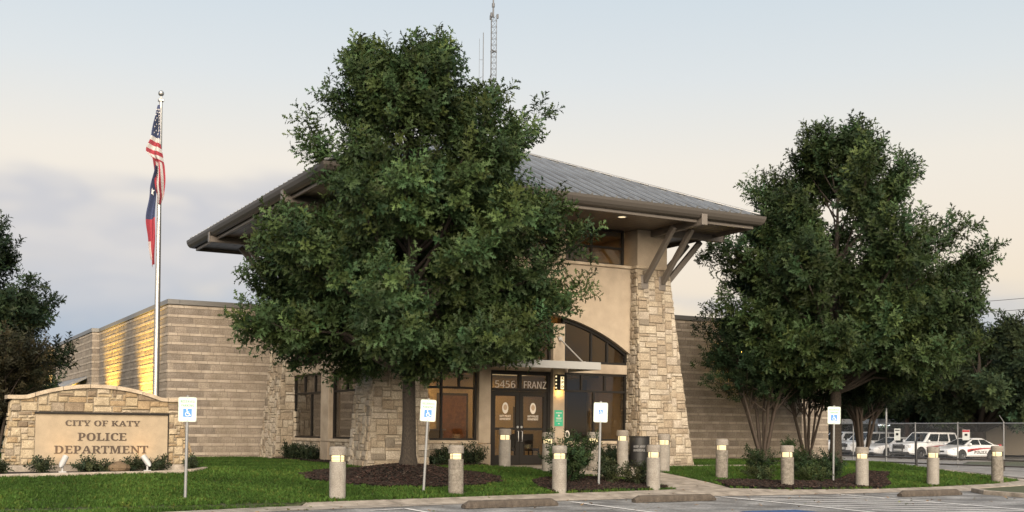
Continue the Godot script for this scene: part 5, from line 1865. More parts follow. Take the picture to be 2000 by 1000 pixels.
func painted_line(a: Vector2, b: Vector2, w: float, m: Material, up := 0.012, called := "painted_line") -> void:
	var d := (b - a).normalized()
	var s := Vector2(-d.y, d.x) * w * 0.5
	drape(PackedVector2Array([a - s, b - s, b + s, a + s]), up, 2.0, called, m)

func make_ground_works() -> void:
	make_terrain()
	var strip_in := [-16, 10.6, -9, 8.2, -6.2, 7.3, -3.9, 6.7, -1.3, 6.5, 2.3, 6.18, 5.7, 5.92]
	drape(pv([-45, 16, -16, 10.6, -9, 8.2, -6.2, 7.3, -3.9, 6.71, 20, 6.71, 20, 60, -45, 60]), 0.0, 1.5, "car_park", M.pavement)
	drape(pv(strip_in + [7.4, 5.92, 8.9, 6.42, 11.9, 6.66, 14.1, 6.5, 16.9, 6.15, 18.7, 5.6, 20, 5.6, 20, 7.7, 14.2, 7.55, 11.7, 7.22, 9.4, 7.28, 6, 6.95, 2, 7.25, -0.85, 7.4, -3, 7.8, -5, 8.05, -9, 9.3, -16, 11.8]), 0.008, 0.5, "kerb_walk", M.concrete)
	drape(pv([3.72, -0.68, 6.6, -0.68, 6.6, 0.15, 8.6, 0.25, 8.95, 0.35, 9.2, 1.15, 7.75, 1.25, 7.95, 2.5, 7.65, 4.9, 7.38, 5.93, 5.72, 5.93, 5.75, 3.6, 5.2, 3.0, 4.65, 2.2, 4.45, 0.95, 3.4, 0.35, -0.3, 0.42, -0.3, 0.05, 1.9, 0.05, 3.4, 0.08, 3.72, 0.0]), 0.01, 0.5, "entrance_walk", M.concrete)
	drape(pv([9.2, 0.32, 11.6, 0.32, 14.5, 0.6, 14.5, 0.95, 9.25, 0.85]), 0.01, 0.5, "foundation_path", M.concrete)
	drape(pv([18.75, 5.6, 19.6, 5.6, 19.7, 1.0, 20.8, -3.6, 22.5, -7.5, 21.6, -7.5, 19.9, -3.6, 18.85, 1.0]), 0.01, 0.5, "side_walk", M.concrete)
	drape(pv([20.0, 60, 20.0, 5.0, 20.6, -1.0, 22.6, -5.5, 25.5, -11, 31, -20, 44, -48, 85, -48, 85, -24, 64, -22, 50, -22, 38.6, -13, 38.6, -3, 60, 5, 60, 60]), 0.006, 2.0, "drive", M.drive)
	# expansion joints across the concrete walk
	for q: Array in [[-5.2, 7.0, -4.6, 8.0], [-2.2, 6.6, -2.0, 7.6], [0.5, 6.36, 0.65, 7.3], [3.4, 6.1, 3.45, 7.15], [10.5, 6.55, 10.5, 7.2], [13.2, 6.6, 13.1, 7.4], [5.75, 4.4, 7.6, 4.4], [5.2, 2.9, 7.85, 2.9], [4.6, 1.4, 7.75, 1.4]]:
		painted_line(Vector2(q[0], q[1]), Vector2(q[2], q[3]), 0.018, M.joint, 0.014, "pavement_joint")
	# lawns
	var l1 := pv([-30, 14, -30, -30, -4.4, -30, -4.4, -23.6, -3.0, -23.4, -3.0, -10.2, 0.0, -10.1, 0.0, -8.2, -0.1, -1.4, -0.25, 0.4, 3.4, 0.37, 4.43, 0.95, 4.63, 2.2, 5.18, 3.0, 5.73, 3.62, 5.7, 5.92, 2.3, 6.18, -1.3, 6.5, -3.9, 6.7, -6.2, 7.3, -9, 8.2, -16, 10.6])
	var l2 := pv([7.77, 1.27, 9.22, 1.17, 9.22, 0.9, 14.5, 0.97, 14.5, 0.58, 11.6, 0.3, 10.9, -0.2, 10.9, -5.1, 20.1, -5.1, 19.8, -3.6, 18.83, 1.0, 18.72, 5.6, 16.9, 6.13, 14.1, 6.48, 11.9, 6.64, 8.9, 6.4, 7.42, 5.9, 7.68, 4.9, 7.97, 2.5])
	var island := pv([13.25, 8.8, 14.0, 7.8, 17.4, 6.85, 19.8, 6.75, 20.2, 10.3, 13.0, 10.2])
	drape(l1, 0.0, 0.7, "lawn", M.soil)
	drape(l2, 0.0, 0.7, "lawn", M.soil)
	drape(island, 0.09, 0.7, "lawn", M.soil)
	drape(pv([38.8, -13.2, 50, -21.8, 64, -21.8, 64, -6, 38.8, -3]), 0.0, 2.0, "lawn", M.soil)
	for i in island.size():
		var a := island[i]
		var b := island[(i + 1) % island.size()]
		var k := MB.new()
		k.bar(on(a.x, a.y, 0.05), on(b.x, b.y, 0.05), 0.14, 0.12, Vector3.UP, 0.015)
		tag_top(put(k, "island_kerb", M.concrete), "concrete kerb length edging the small grass island at the lower right", "kerb", "kerb lengths of the grass island")
	# mulch
	var m1 := PackedVector2Array()
	for k in 30: m1.append(Vector2(-0.15, 2.85) + Vector2(cos(TAU * k / 30) * 2.45, sin(TAU * k / 30) * 2.0) * (1.0 + 0.05 * sin(k * 2.7)))
	var mound := func(p: Vector2) -> float:
		var d := ((p - Vector2(0.0, 2.78)) / Vector2(2.4, 2.0)).length()
		return 0.03 + 0.27 * (0.5 + 0.5 * cos(PI * clampf(d, 0.0, 1.0)))
	var m2 := pv([2.1, 6.12, 2.35, 5.0, 2.75, 4.0, 3.4, 3.5, 4.4, 3.25, 5.1, 3.6, 5.55, 4.6, 5.62, 5.8, 3.8, 5.98])
	var m3 := pv([7.45, 5.75, 7.9, 4.7, 8.8, 4.5, 9.7, 4.9, 10.8, 5.1, 12.0, 4.9, 13.4, 3.9, 15.2, 2.9, 15.7, 3.4, 14.3, 4.5, 12.9, 6.0, 11.9, 6.6, 8.9, 6.36])
	var m4 := pv([0.02, -8.2, 0.9, -8.2, 0.9, -1.5, 0.02, -1.5])
	var m5 := pv([1.95, -0.75, 3.7, -0.75, 3.7, -0.02, 3.4, 0.05, 1.95, 0.03])
	var m6 := pv([6.62, -0.75, 8.85, -0.75, 8.85, 0.2, 6.62, 0.12])
	var m7 := pv([14.0, -0.5, 14.6, -1.9, 15.6, -1.4, 15.3, -0.4])
	var gentle := func(p: Vector2) -> float: return 0.03
	var beds: Array = [[m1, mound], [m2, gentle], [m3, gentle], [m4, gentle], [m5, gentle], [m6, gentle], [m7, gentle]]
	for q in beds:
		drape(q[0], 0.0, 0.25, "mulch_bed", M.mulch, q[1])
		bare.append(q[0])
	make_chips(beds)
	lawn_edges = [[pv([-16, 10.6, -16, 3.0, -12, -10, -3.0, -23, -3.0, -10.2, 0.0, -10.1, 0.0, -8.2, -0.1, -1.4, -0.25, 0.4, 3.4, 0.37, 4.43, 0.95, 4.63, 2.2, 5.18, 3.0, 5.73, 3.62, 5.7, 5.92, 2.3, 6.18, -1.3, 6.5, -3.9, 6.7, -6.2, 7.3, -9, 8.2]), 300.0], [l2, 220.0], [island, 260.0]]
	# painted markings
	painted_line(Vector2(1.64, 7.6), Vector2(1.15, 13.5), 0.1, M.white_paint)
	painted_line(Vector2(-2.45, 8.22), Vector2(-2.75, 14.0), 0.1, M.white_paint)
	painted_line(Vector2(-3.3, 8.49), Vector2(-2.53, 8.26), 0.1, M.white_paint)
	painted_line(Vector2(6.03, 7.24), Vector2(5.2, 14.0), 0.12, M.white_paint)
	painted_line(Vector2(9.55, 7.38), Vector2(8.85, 14.0), 0.12, M.white_paint)
	for k in 8:
		var a := Vector2(5.98 - k * 0.02, 7.45 + k * 0.75)
		var b := Vector2(9.5 - k * 0.1, 9.2 + k * 0.85)
		if k == 0: a = Vector2(7.0, 7.4)
		painted_line(a + Vector2(0.08, 0), b - Vector2(0.08, 0), 0.13, M.white_paint, 0.008)
	drape(pv([3.15, 11.25, 4.5, 11.35, 4.4, 12.75, 3.05, 12.65]), 0.008, 2.0, "painted_line", M.blue_paint)
	# cracks in the slab
	var cr := RandomNumberGenerator.new()
	cr.seed = 77
	for q: Array in [[-3.5, 9.4, 0.35], [0.2, 9.6, -0.2], [3.0, 9.2, 0.15], [7.2, 10.5, 0.3], [11.5, 10.2, -0.1], [2.2, 11.8, 0.1]]:
		var p := Vector2(q[0], q[1])
		var a: float = q[2]
		var l: Array = []
		var rr: Array = []
		for i in 9:
			a += cr.randf_range(-0.45, 0.45)
			var n := p + Vector2(cos(a), sin(a) * 0.8) * cr.randf_range(0.25, 0.5)
			l.append(p + Vector2(0, cr.randf_range(0.004, 0.01)))
			rr.append(p - Vector2(0, cr.randf_range(0.004, 0.01)))
			p = n
		rr.reverse()
		drape(PackedVector2Array(l + rr), 0.006, 4.0, "pavement_crack", M.joint)
	for x: float in [-6.6, 5.0, 14.6]: painted_line(Vector2(x, 8.2), Vector2(x - 1.4, 20.0), 0.022, M.joint, 0.006, "pavement_joint")
	painted_line(Vector2(-8.0, 10.9), Vector2(19.9, 11.3), 0.022, M.joint, 0.0055, "pavement_joint")
	# wheel stops
	for q: Array in [[-0.35, 8.57, 0.055, "weathered concrete wheel stop in front of the mulch ring's right side"], [3.87, 8.28, 0.0, "weathered concrete wheel stop below the round evergreen shrub's bed"], [11.3, 8.72, 0.02, "weathered concrete wheel stop at the right, beyond the striped crossing"]]:
		var st := MB.new()
		var r := RandomNumberGenerator.new()
		r.seed = int(q[0] * 10 + 50)
		var n := 16
		var prev: Array = []
		for i in n + 1:
			var x := lerpf(-1.08, 1.08, i / float(n))
			var e := 0.55 if i == 0 or i == n else 1.0
			var ring: Array = []
			for c: Vector2 in [Vector2(-0.1, 0.0), Vector2(-0.098, 0.045), Vector2(-0.06, 0.125), Vector2(-0.03, 0.145), Vector2(0.03, 0.145), Vector2(0.06, 0.125), Vector2(0.098, 0.045), Vector2(0.1, 0.0)]:
				ring.append(Vector3(x, c.y * (e if c.y > 0.1 else 1.0) + r.randf_range(-0.004, 0.004), c.x * (0.8 if e < 1.0 else 1.0) + r.randf_range(-0.004, 0.004)))
			if i > 0:
				for k in 7: st.quad_out(prev[k], prev[k + 1], ring[k + 1], ring[k], (prev[k] + ring[k + 1]) * 0.5 - Vector3((prev[k].x + x) * 0.5, 0.03, 0))
			else:
				for k in range(1, 7): st.tri_out(ring[0], ring[k], ring[k + 1], Vector3.LEFT)
			if i == n:
				for k in range(1, 7): st.tri_out(ring[0], ring[k], ring[k + 1], Vector3.RIGHT)
			prev = ring
		var o := put(st, "wheel_stop", M.old_concrete)
		o.position = on(q[0], q[1], 0.01)
		o.rotation.y = q[2]
		tag_top(o, q[3], "wheel stop", "wheel stops along the kerb")

# ---------------------------------------------------------------- vehicles
func loft(st: MB, stations: Array) -> void:
	var prev: Array = []
	for i in stations.size():
		var s: Array = stations[i]
		var hw: float = s[1]
		var yb: float = s[2]
		var ys: float = s[3]
		var ring: Array = []
		for c: Vector2 in [Vector2(-0.86, 0.0), Vector2(-0.97, 0.12), Vector2(-1.0, 0.45), Vector2(-0.985, 0.8), Vector2(-0.93, 0.95), Vector2(-0.8, 1.0), Vector2(0.8, 1.0), Vector2(0.93, 0.95), Vector2(0.985, 0.8), Vector2(1.0, 0.45), Vector2(0.97, 0.12), Vector2(0.86, 0.0)]:
			ring.append(Vector3(s[0], lerpf(yb, ys, c.y), c.x * hw))
		var mid := Vector3(s[0], (yb + ys) * 0.5, 0)
		if i > 0:
			for k in 12:
				var k2 := (k + 1) % 12
				st.quad_out(prev[k], prev[k2], ring[k2], ring[k], (prev[k] + ring[k2]) * 0.5 - mid + Vector3(mid.x - (prev[k].x + ring[k2].x) * 0.5, 0, 0))
		if i == 0 or i == stations.size() - 1:
			for k in 12: st.tri_out(mid, ring[k], ring[(k + 1) % 12], Vector3.LEFT if i == 0 else Vector3.RIGHT)
		prev = ring

func car(called: String, label: String, at: Vector3, suv: bool, police: bool, sd: int) -> Node3D:
	var t := thing(called, label, "car", at, PI, "police cars parked behind the fence")
	var st := MB.new()
	var wr := 0.41 if suv else 0.35
	var ax := 1.48 if suv else 1.45
	var base: Array
	var top: Array
	if suv:
		loft(st, [[-2.6, 0.86, 0.5, 1.08], [-2.52, 0.96, 0.36, 1.16], [-1.5, 1.0, 0.3, 1.2], [1.0, 1.0, 0.3, 1.19], [1.9, 0.99, 0.3, 1.15], [2.38, 0.96, 0.34, 1.1], [2.55, 0.9, 0.4, 1.02], [2.62, 0.82, 0.5, 0.9]])
		base = [-2.5, 1.15, 0.94, 1.17]
		top = [-2.25, 0.42, 0.77, 1.86]
	else:
		loft(st, [[-2.55, 0.8, 0.5, 0.98], [-2.45, 0.9, 0.36, 1.05], [-1.9, 0.95, 0.26, 1.08], [-1.0, 0.96, 0.24, 1.04], [0.9, 0.96, 0.24, 1.0], [1.6, 0.95, 0.24, 0.95], [2.2, 0.9, 0.28, 0.85], [2.45, 0.8, 0.34, 0.76], [2.55, 0.66, 0.42, 0.66]])
		base = [-2.05, 1.15, 0.88, 1.0]
		top = [-0.95, 0.05, 0.64, 1.47]
	# cabin
	var lo: Array = [Vector3(base[0], base[3], -base[2]), Vector3(base[1], base[3], -base[2]), Vector3(base[1], base[3], base[2]), Vector3(base[0], base[3], base[2])]
	var hi: Array = [Vector3(top[0], top[3], -top[2]), Vector3(top[1], top[3], -top[2]), Vector3(top[1], top[3], top[2]), Vector3(top[0], top[3], top[2])]
	var rf: Array = []
	var mc := Vector3((top[0] + top[1]) * 0.5, top[3], 0)
	for k in 4: rf.append(mc + (hi[k] - mc) * 0.86 + Vector3.UP * 0.045)
	for k in 4:
		var k2 := (k + 1) % 4
		var o: Vector3 = (lo[k] + lo[k2]) * 0.5 - Vector3(mc.x, lo[k].y, 0)
		st.quad_out(lo[k], lo[k2], hi[k2], hi[k], o)
		st.quad_out(hi[k], hi[k2], rf[k2], rf[k], o + Vector3.UP)
	st.quad_out(rf[0], rf[1], rf[2], rf[3], Vector3.UP)
	var body := put(st, "body", M.car_white, t)
	# glass
	var panel := func(a: Vector3, b: Vector3, c: Vector3, d: Vector3, s0: float, s1: float, t0: float, t1: float, called2: String) -> void:
		var f := func(s: float, v: float) -> Vector3: return a.lerp(b, s).lerp(d.lerp(c, s), v)
		var nn := (b - a).cross(d - a).normalized()
		var cen := (a + b + c + d) * 0.25 - Vector3(mc.x, 1.3, 0)
		if nn.dot(cen) < 0.0: nn = -nn
		var g := MB.new()
		var q: Array = [f.call(s0, t0), f.call(s1, t0), f.call(s1, t1), f.call(s0, t1)]
		g.quad_out(q[0] + nn * 0.012, q[1] + nn * 0.012, q[2] + nn * 0.012, q[3] + nn * 0.012, nn)
		for k in 4: g.quad_out(q[k], q[(k + 1) % 4], q[(k + 1) % 4] + nn * 0.012, q[k] + nn * 0.012, (q[k] - (q[0] + q[2]) * 0.5))
		put(g, called2, M.car_glass, t)
	panel.call(lo[1], lo[2], hi[2], hi[1], 0.06, 0.94, 0.08, 0.93, "windscreen")
	panel.call(lo[3], lo[0], hi[0], hi[3], 0.1, 0.9, 0.25, 0.9, "rear_window")
	for sgn in 2:
		var a: Vector3 = lo[0] if sgn == 0 else lo[3]
		var b: Vector3 = lo[1] if sgn == 0 else lo[2]
		var c: Vector3 = hi[1] if sgn == 0 else hi[2]
		var d: Vector3 = hi[0] if sgn == 0 else hi[3]
		for q: Array in ([[0.05, 0.26], [0.31, 0.60], [0.63, 0.93]] if suv else [[0.07, 0.47], [0.51, 0.93]]): panel.call(a, b, c, d, q[0], q[1], 0.1, 0.86, "side_window")
	# wheels
	for x: float in [-ax, ax]:
		for z: float in [-1.0, 1.0]:
			var hw := 0.99 if suv else 0.95
			var tm := MB.new()
			tm.x = Transform3D(Basis(Vector3.RIGHT, PI / 2 * z), Vector3(x, wr, z * (hw - 0.2)))
			tm.lathe([Vector2(0.0, -0.02), Vector2(wr * 0.9, -0.02), Vector2(wr, 0.03), Vector2(wr, 0.18), Vector2(wr * 0.92, 0.225), Vector2(wr * 0.66, 0.225)], 24)
			var tyre := put(tm, "wheel", M.tyre, t)
			var rm := MB.new()
			rm.x = tm.x
			rm.lathe([Vector2(wr * 0.66, 0.222), Vector2(wr * 0.6, 0.2), Vector2(wr * 0.25, 0.205), Vector2(wr * 0.22, 0.235), Vector2(0, 0.24)], 18)
			put(rm, "rim", M.rim, tyre)
			var cm := MB.new()
			cm.x = tm.x
			cm.lathe([Vector2(wr * 0.2, 0.236), Vector2(wr * 0.18, 0.25), Vector2(0, 0.255)], 14)
			put(cm, "hub_cap", M.chrome, tyre)
			var am := MB.new()
			var poly := PackedVector2Array()
			for k in 17: poly.append(Vector2(x + cos(PI * k / 16.0) * (wr + 0.08), wr - 0.02 + sin(PI * k / 16.0) * (wr + 0.08)))
			am.prism(poly, z * (hw - 0.02), z * (hw + 0.008))
			put(am, "wheel_arch", M.black, t)
	# front
	var fx := 2.6 if suv else 2.5
	var gm := MB.new()
	if suv: gm.span(Vector3(2.5, 0.72, -0.55), Vector3(2.64, 0.98, 0.55), 0.02)
	else: gm.span(Vector3(2.38, 0.52, -0.4), Vector3(2.57, 0.68, 0.4), 0.04)
	put(gm, "grille", M.black, t)
	var bm := MB.new()
	if suv: bm.span(Vector3(2.4, 0.38, -0.86), Vector3(2.63, 0.52, 0.86), 0.03)
	else: bm.span(Vector3(2.35, 0.3, -0.62), Vector3(2.53, 0.42, 0.62), 0.03)
	put(bm, "lower_grille", M.black, t)
	var pm := MB.new()
	pm.span(Vector3(fx + 0.03, 0.55, -0.16), Vector3(fx + 0.06, 0.69, 0.16), 0.004)
	put(pm, "number_plate", M.sign_white, t)
	for z: float in [-1.0, 1.0]:
		var hm := MB.new()
		if suv: hm.span(Vector3(2.3, 0.78, z * 0.6 - (0.0 if z > 0 else 0.34)), Vector3(2.6, 0.99, z * 0.6 + (0.34 if z > 0 else 0.0)), 0.03)
		else:
			hm.x = Transform3D(Basis(Vector3.UP, -z * 0.6), Vector3(2.24, 0.74, z * 0.72))
			hm.box(Vector3.ZERO, Vector3(0.22, 0.11, 0.42), 0.03)
		put(hm, "headlight", M.lens, t)
		var mm := MB.new()
		var mx := 0.85 if suv else 0.8
		mm.box(Vector3(mx, base[3] + 0.1, z * (base[2] + 0.16)), Vector3(0.13, 0.17, 0.22), 0.03)
		put(mm, "mirror", M.car_white, t)
		var tl := MB.new()
		tl.box(Vector3(-2.5, 0.95, z * 0.82), Vector3(0.14, 0.3, 0.16), 0.02)
		put(tl, "tail_light", M.red, t)
		if not police: continue
		var side := (1.003 if suv else 0.963) * z
		var sw := MB.new()
		var yy := 0.72 if suv else 0.6
		for q: Array in [[0.95, yy + 0.04, 0.55, yy + 0.11, 0.1], [0.55, yy + 0.11, -0.4, yy + 0.2, 0.07], [-0.4, yy + 0.2, -1.9, yy + 0.24, 0.04]]:
			sw.prism(PackedVector2Array([Vector2(q[0], q[1] - q[4]), Vector2(q[2], q[3] - q[4] * 0.8), Vector2(q[2], q[3] + q[4] * 0.8), Vector2(q[0], q[1] + q[4])]), side - 0.008, side + 0.006)
		put(sw, "stripe", M.stripe_red, t)
		var bs := MB.new()
		bs.prism(PackedVector2Array([Vector2(0.9, yy - 0.04), Vector2(0.45, yy + 0.03), Vector2(0.35, yy + 0.15), Vector2(0.62, yy + 0.08)]), side - 0.008, side + 0.009)
		put(bs, "stripe", M.black, t)
		words("POLICE", 0.2, M.black, t, Transform3D(Basis(Vector3.UP, 0.0 if z > 0 else PI), Vector3(-0.35, yy - 0.05, side + z * 0.006)), "lettering", 1.25)
	if suv:
		var pb := MB.new()
		for z: float in [-0.42, 0.42]: pb.bar(Vector3(2.72, 0.42, z), Vector3(2.72, 1.05, z), 0.07, 0.05, Vector3.RIGHT, 0.01)
		for y: float in [0.55, 0.78, 1.02]: pb.bar(Vector3(2.73, y, -0.45), Vector3(2.73, y, 0.45), 0.06, 0.05, Vector3.UP, 0.01)
		put(pb, "push_bumper", M.black, t)
	return t

# ---------------------------------------------------------------- yard behind
func make_yard() -> void:
	car("police_car", "white police saloon with POLICE lettering parked at the right end of the row", Vector3(54.3, -0.215, -25.7), false, true, 1)
	car("police_car", "white police four-by-four with black push bumper beside the right-hand saloon", Vector3(54.3, -0.215, -29.2), true, true, 2)
	car("police_car", "white police saloon between the two four-by-fours", Vector3(55.0, -0.215, -32.9), false, true, 3)
	car("police_car", "white four-by-four second from the left, behind the crape myrtle", Vector3(56.4, -0.215, -36.7), true, true, 4)
	car("police_car", "white four-by-four at the left end, mostly behind tree stems", Vector3(57.6, -0.215, -40.6), true, false, 5)
	# chain-link fence with gate
	var o := Vector3(34.6, -0.05, -8.0)
	var t := thing("chain_link_fence", "grey chain-link fence and gate across the drive before the parked police cars", "fence", o)
	var z := -19.0
	var k := 0
	while z < 8.0:
		var st := MB.new()
		var tall := 3.1 if k == 2 else 2.12
		st.tube([Vector3(34.6, -0.1, z), Vector3(34.6, tall, z)], [0.05 if k == 2 else 0.035, 0.05 if k == 2 else 0.035], 8)
		put(st, "post", M.galvanised, t, o)
		if z > -9.0:
			var am := MB.new()
			am.tube([Vector3(34.6, 2.12, z), Vector3(34.3, 2.42, z)], [0.02, 0.015], 6)
			put(am, "barb_arm", M.galvanised, t, o)
		z += [2.3, 2.3, 1.9, 2.6, 2.6, 2.2][k % 6]
		k += 1
	for y: float in [2.06, 0.06]:
		var st := MB.new()
		st.tube([Vector3(34.6, y, -19.0), Vector3(34.6, y, 7.8)], [0.03, 0.03], 6)
		put(st, "rail", M.galvanised, t, o)
	var ms := MB.new()
	for i in 340:
		var z0 := -19.0 + i * 0.085 - 1.0
		for s: float in [-1.0, 1.0]:
			var a := Vector3(34.6 + s * 0.003, 0.08, z0 if s > 0 else z0 + 2.0)
			var b := Vector3(34.6 + s * 0.003, 2.05, z0 + 2.0 if s > 0 else z0)
			if minf(a.z, b.z) < -19.0 or maxf(a.z, b.z) > 7.8: continue
			ms.tube([a, b], [0.0032, 0.0032], 3, false)
	stuff(put(ms, "wire_mesh", M.galvanised, t, o))
	for q: Array in [[-13.6, 1.55, 0.34, 0.6, "white gate notice on the fence near the crape myrtle", false], [-9.35, 1.55, 0.36, 0.5, "white fence notice with red header before the parked saloon", true]]:
		var n := thing("fence_sign", q[4], "notice", Vector3(34.54, q[1] - 0.05, q[0]), -PI / 2 + 0.25, "notices on the fence")
		var st := MB.new()
		st.box(Vector3(0, 0, 0.02), Vector3(q[2], q[3], 0.01), 0.003)
		put(st, "plate", M.sign_white, n)
		var p2 := MB.new()
		if q[5]: p2.box(Vector3(0, q[3] * 0.38, 0.027), Vector3(q[2] * 0.96, q[3] * 0.18, 0.004))
		else: p2.box(Vector3(0, q[3] * 0.36, 0.027), Vector3(q[2] * 0.8, q[3] * 0.08, 0.004))
		put(p2, "header", M.red if q[5] else M.black, n)
		var p3 := MB.new()
		p3.box(Vector3(0, q[3] * 0.02, 0.027), Vector3(q[2] * 0.4, q[3] * 0.2, 0.004), 0.001)
		put(p3, "print", M.black, n)
	# pipe barrier
	var pb := thing("pipe_barrier", "low dark pipe barrier along the far edge of the drive", "barrier", Vector3(31.5, -0.05, -8.0))
	for y: float in [0.42, 0.16]:
		var st := MB.new()
		st.tube([Vector3(31.5, y, -14.5), Vector3(31.5, y, 2.5)], [0.035, 0.035], 8)
		put(st, "rail", M.taupe, pb, pb.position)
	for zz: float in [-13.0, -9.0, -5.0, -1.0, 2.2]:
		var st := MB.new()
		st.span(Vector3(31.44, -0.1, zz), Vector3(31.56, 0.46, zz + 0.12), 0.01)
		put(st, "post", M.taupe, pb, pb.position)
	# card reader pedestal
	var cp := thing("gate_pedestal", "black curved gooseneck pedestal in the drive before the gate", "pedestal", on(30.2, -8.5))
	var cs := MB.new()
	cs.tube([Vector3.ZERO, Vector3(-0.05, 1.0, 0.0), Vector3(0.0, 1.2, -0.03), Vector3(0.15, 1.36, -0.1), Vector3(0.55, 1.42, -0.3)], [0.055, 0.05, 0.05, 0.05, 0.05], 10)
	put(cs, "post", M.black, cp)
	var ch := MB.new()
	ch.box(Vector3(0.6, 1.42, -0.33), Vector3(0.2, 0.3, 0.2), 0.02)
	put(ch, "reader", M.black, cp)
	# carport
	var c := thing("carport", "small white flat-roofed carport with a lit tube behind the parked cars", "carport", Vector3(61.5, -0.05, -40.0))
	var cr := MB.new()
	cr.span(Vector3(59.6, 2.36, -46.0), Vector3(64.6, 2.74, -38.6), 0.02)
	put(cr, "roof", M.white, c, c.position)
	for q: Vector2 in [Vector2(59.9, -39.0), Vector2(64.2, -39.0), Vector2(59.9, -45.5), Vector2(64.2, -45.5)]:
		var st := MB.new()
		st.span(Vector3(q.x - 0.07, -0.1, q.y - 0.07), Vector3(q.x + 0.07, 2.36, q.y + 0.07))
		put(st, "post", M.white, c, c.position)
	var tb := MB.new()
	tb.span(Vector3(60.4, 2.2, -39.6), Vector3(61.9, 2.3, -39.4), 0.03)
	put(tb, "tube_light", M.tube_light, c, c.position)
	add_omni(c, Vector3(61.1, 2.1, -39.35) - c.position, Color(0.95, 0.97, 1.0), 0.4, 0.1)
	# metal shed
	var s := thing("metal_shed", "tan ribbed metal building with low gable behind the fence at the right edge", "building", Vector3(76, -0.05, -34))
	var sb := MB.new()
	sb.x = Transform3D(Basis(Vector3.UP, 0.25), Vector3(76, -0.05, -34))
	sb.span(Vector3(-9, 0, -7), Vector3(9, 4.3, 5.9))
	sb.prism(PackedVector2Array([Vector2(-9, 4.3), Vector2(9, 4.3), Vector2(0, 6.0)]), -7, 5.9)
	put(sb, "wall", M.tan_metal, s, s.position)
	for i in 46:
		var x := -8.9 + i * 0.39
		var rb := MB.new()
		rb.x = sb.x
		rb.span(Vector3(x, 0.0, 5.9), Vector3(x + 0.1, 4.2 + (1.7 * (1.0 - absf(x) / 9.0)), 5.95))
		put(rb, "rib", M.tan_metal, s, s.position)
	var sr := MB.new()
	sr.x = sb.x
	for sg: float in [-1.0, 1.0]:
		sr.quad_out(Vector3(0, 6.06, 6.3), Vector3(9.5 * sg, 4.27, 6.3), Vector3(9.5 * sg, 4.27, -7.3), Vector3(0, 6.06, -7.3), Vector3.UP)
		sr.quad_out(Vector3(0, 6.06, 6.3), Vector3(9.5 * sg, 4.27, 6.3), Vector3(9.5 * sg, 4.12, 6.3), Vector3(0, 5.9, 6.3), Vector3.BACK)
	put(sr, "roof", M.canopy_paint, s, s.position)
	var ls := thing("low_shed", "low pale-roofed shed behind the police cars, left of the live oak", "shed", Vector3(66, -0.05, -40))
	var lb := MB.new()
	lb.span(Vector3(63.5, -0.1, -43), Vector3(70, 2.0, -36), 0.02)
	put(lb, "wall", M.interior_dark, ls, ls.position)
	var lr := MB.new()
	lr.x = Transform3D(Basis(Vector3.RIGHT, 0.0), Vector3.ZERO)
	lr.quad_out(Vector3(63.2, 2.02, -35.6), Vector3(70.3, 2.02, -35.6), Vector3(70.3, 2.5, -43.2), Vector3(63.2, 2.5, -43.2), Vector3.UP)
	lr.span(Vector3(63.2, 1.95, -35.62), Vector3(70.3, 2.018, -35.56))
	put(lr, "roof", M.concrete, ls, ls.position)
	# utility pole and wires
	var up := Vector3(59.3, -0.05, -35.3)
	var p := thing("utility_pole", "brown wooden utility pole behind the police cars", "utility pole", up)
	var ps := MB.new()
	ps.tube([up, up + Vector3.UP * 12.2], [0.2, 0.13], 10)
	put(ps, "pole", M.wood_pole, p, up)
	var xa := MB.new()
	xa.bar(up + Vector3(-0.6, 11.5, 1.0), up + Vector3(0.6, 11.5, -1.0), 0.1, 0.12, Vector3.UP, 0.01)
	put(xa, "crossarm", M.wood_pole, p, up)
	for q: Array in [[11.62, "upper overhead wire running right from the utility pole"], [10.75, "lower overhead wire running right from the utility pole"]]:
		var w := MB.new()
		var pts: Array = []
		var rr: Array = []
		for i in 13:
			var f := i / 12.0
			pts.append(up + Vector3(26.0 * f, lerpf(q[0], q[0] + 3.6, f) - 0.5 * 4.0 * f * (1.0 - f), 14.5 * f))
			rr.append(0.02)
		w.tube(pts, rr, 4, false)
		tag_top(put(w, "overhead_wire", M.black, null, up), q[1], "wire", "overhead wires")
	# lattice mast on the station's far side
	var mo := Vector3(23.7, 0.45, -37.8)
	var m := thing("lattice_mast", "tall slender lattice radio mast rising behind the big oak and the roof", "radio mast", mo)
	var leg: Array = []
	for i in 3: leg.append(Vector3(cos(TAU * i / 3 + 0.4), 0, sin(TAU * i / 3 + 0.4)) * 0.23)
	for i in 3:
		var st := MB.new()
		st.tube([mo + leg[i], mo + leg[i] + Vector3.UP * 28.4], [0.022, 0.022], 6)
		put(st, "leg", M.mast_steel, m, mo)
	var br := MB.new()
	for j in 71:
		var y := j * 0.4
		for i in 3:
			var a: Vector3 = mo + leg[i] + Vector3.UP * y
			var b: Vector3 = mo + leg[(i + 1) % 3] + Vector3.UP * y
			br.tube([a, b], [0.012, 0.012], 4, false)
			br.tube([a, b + Vector3.UP * 0.4], [0.01, 0.01], 4, false)
	stuff(put(br, "lattice_bracing", M.mast_steel, m, mo))
	var wa := MB.new()
	wa.tube([mo + Vector3.UP * 28.2, mo + Vector3.UP * 30.0, mo + Vector3.UP * 33.0], [0.06, 0.035, 0.02], 6)
	for y: float in [28.9, 29.6]: wa.tube([mo + Vector3.UP * y, mo + Vector3.UP * (y + 0.25)], [0.1, 0.1], 8)
	put(wa, "top_antenna", M.mast_steel, m, mo)
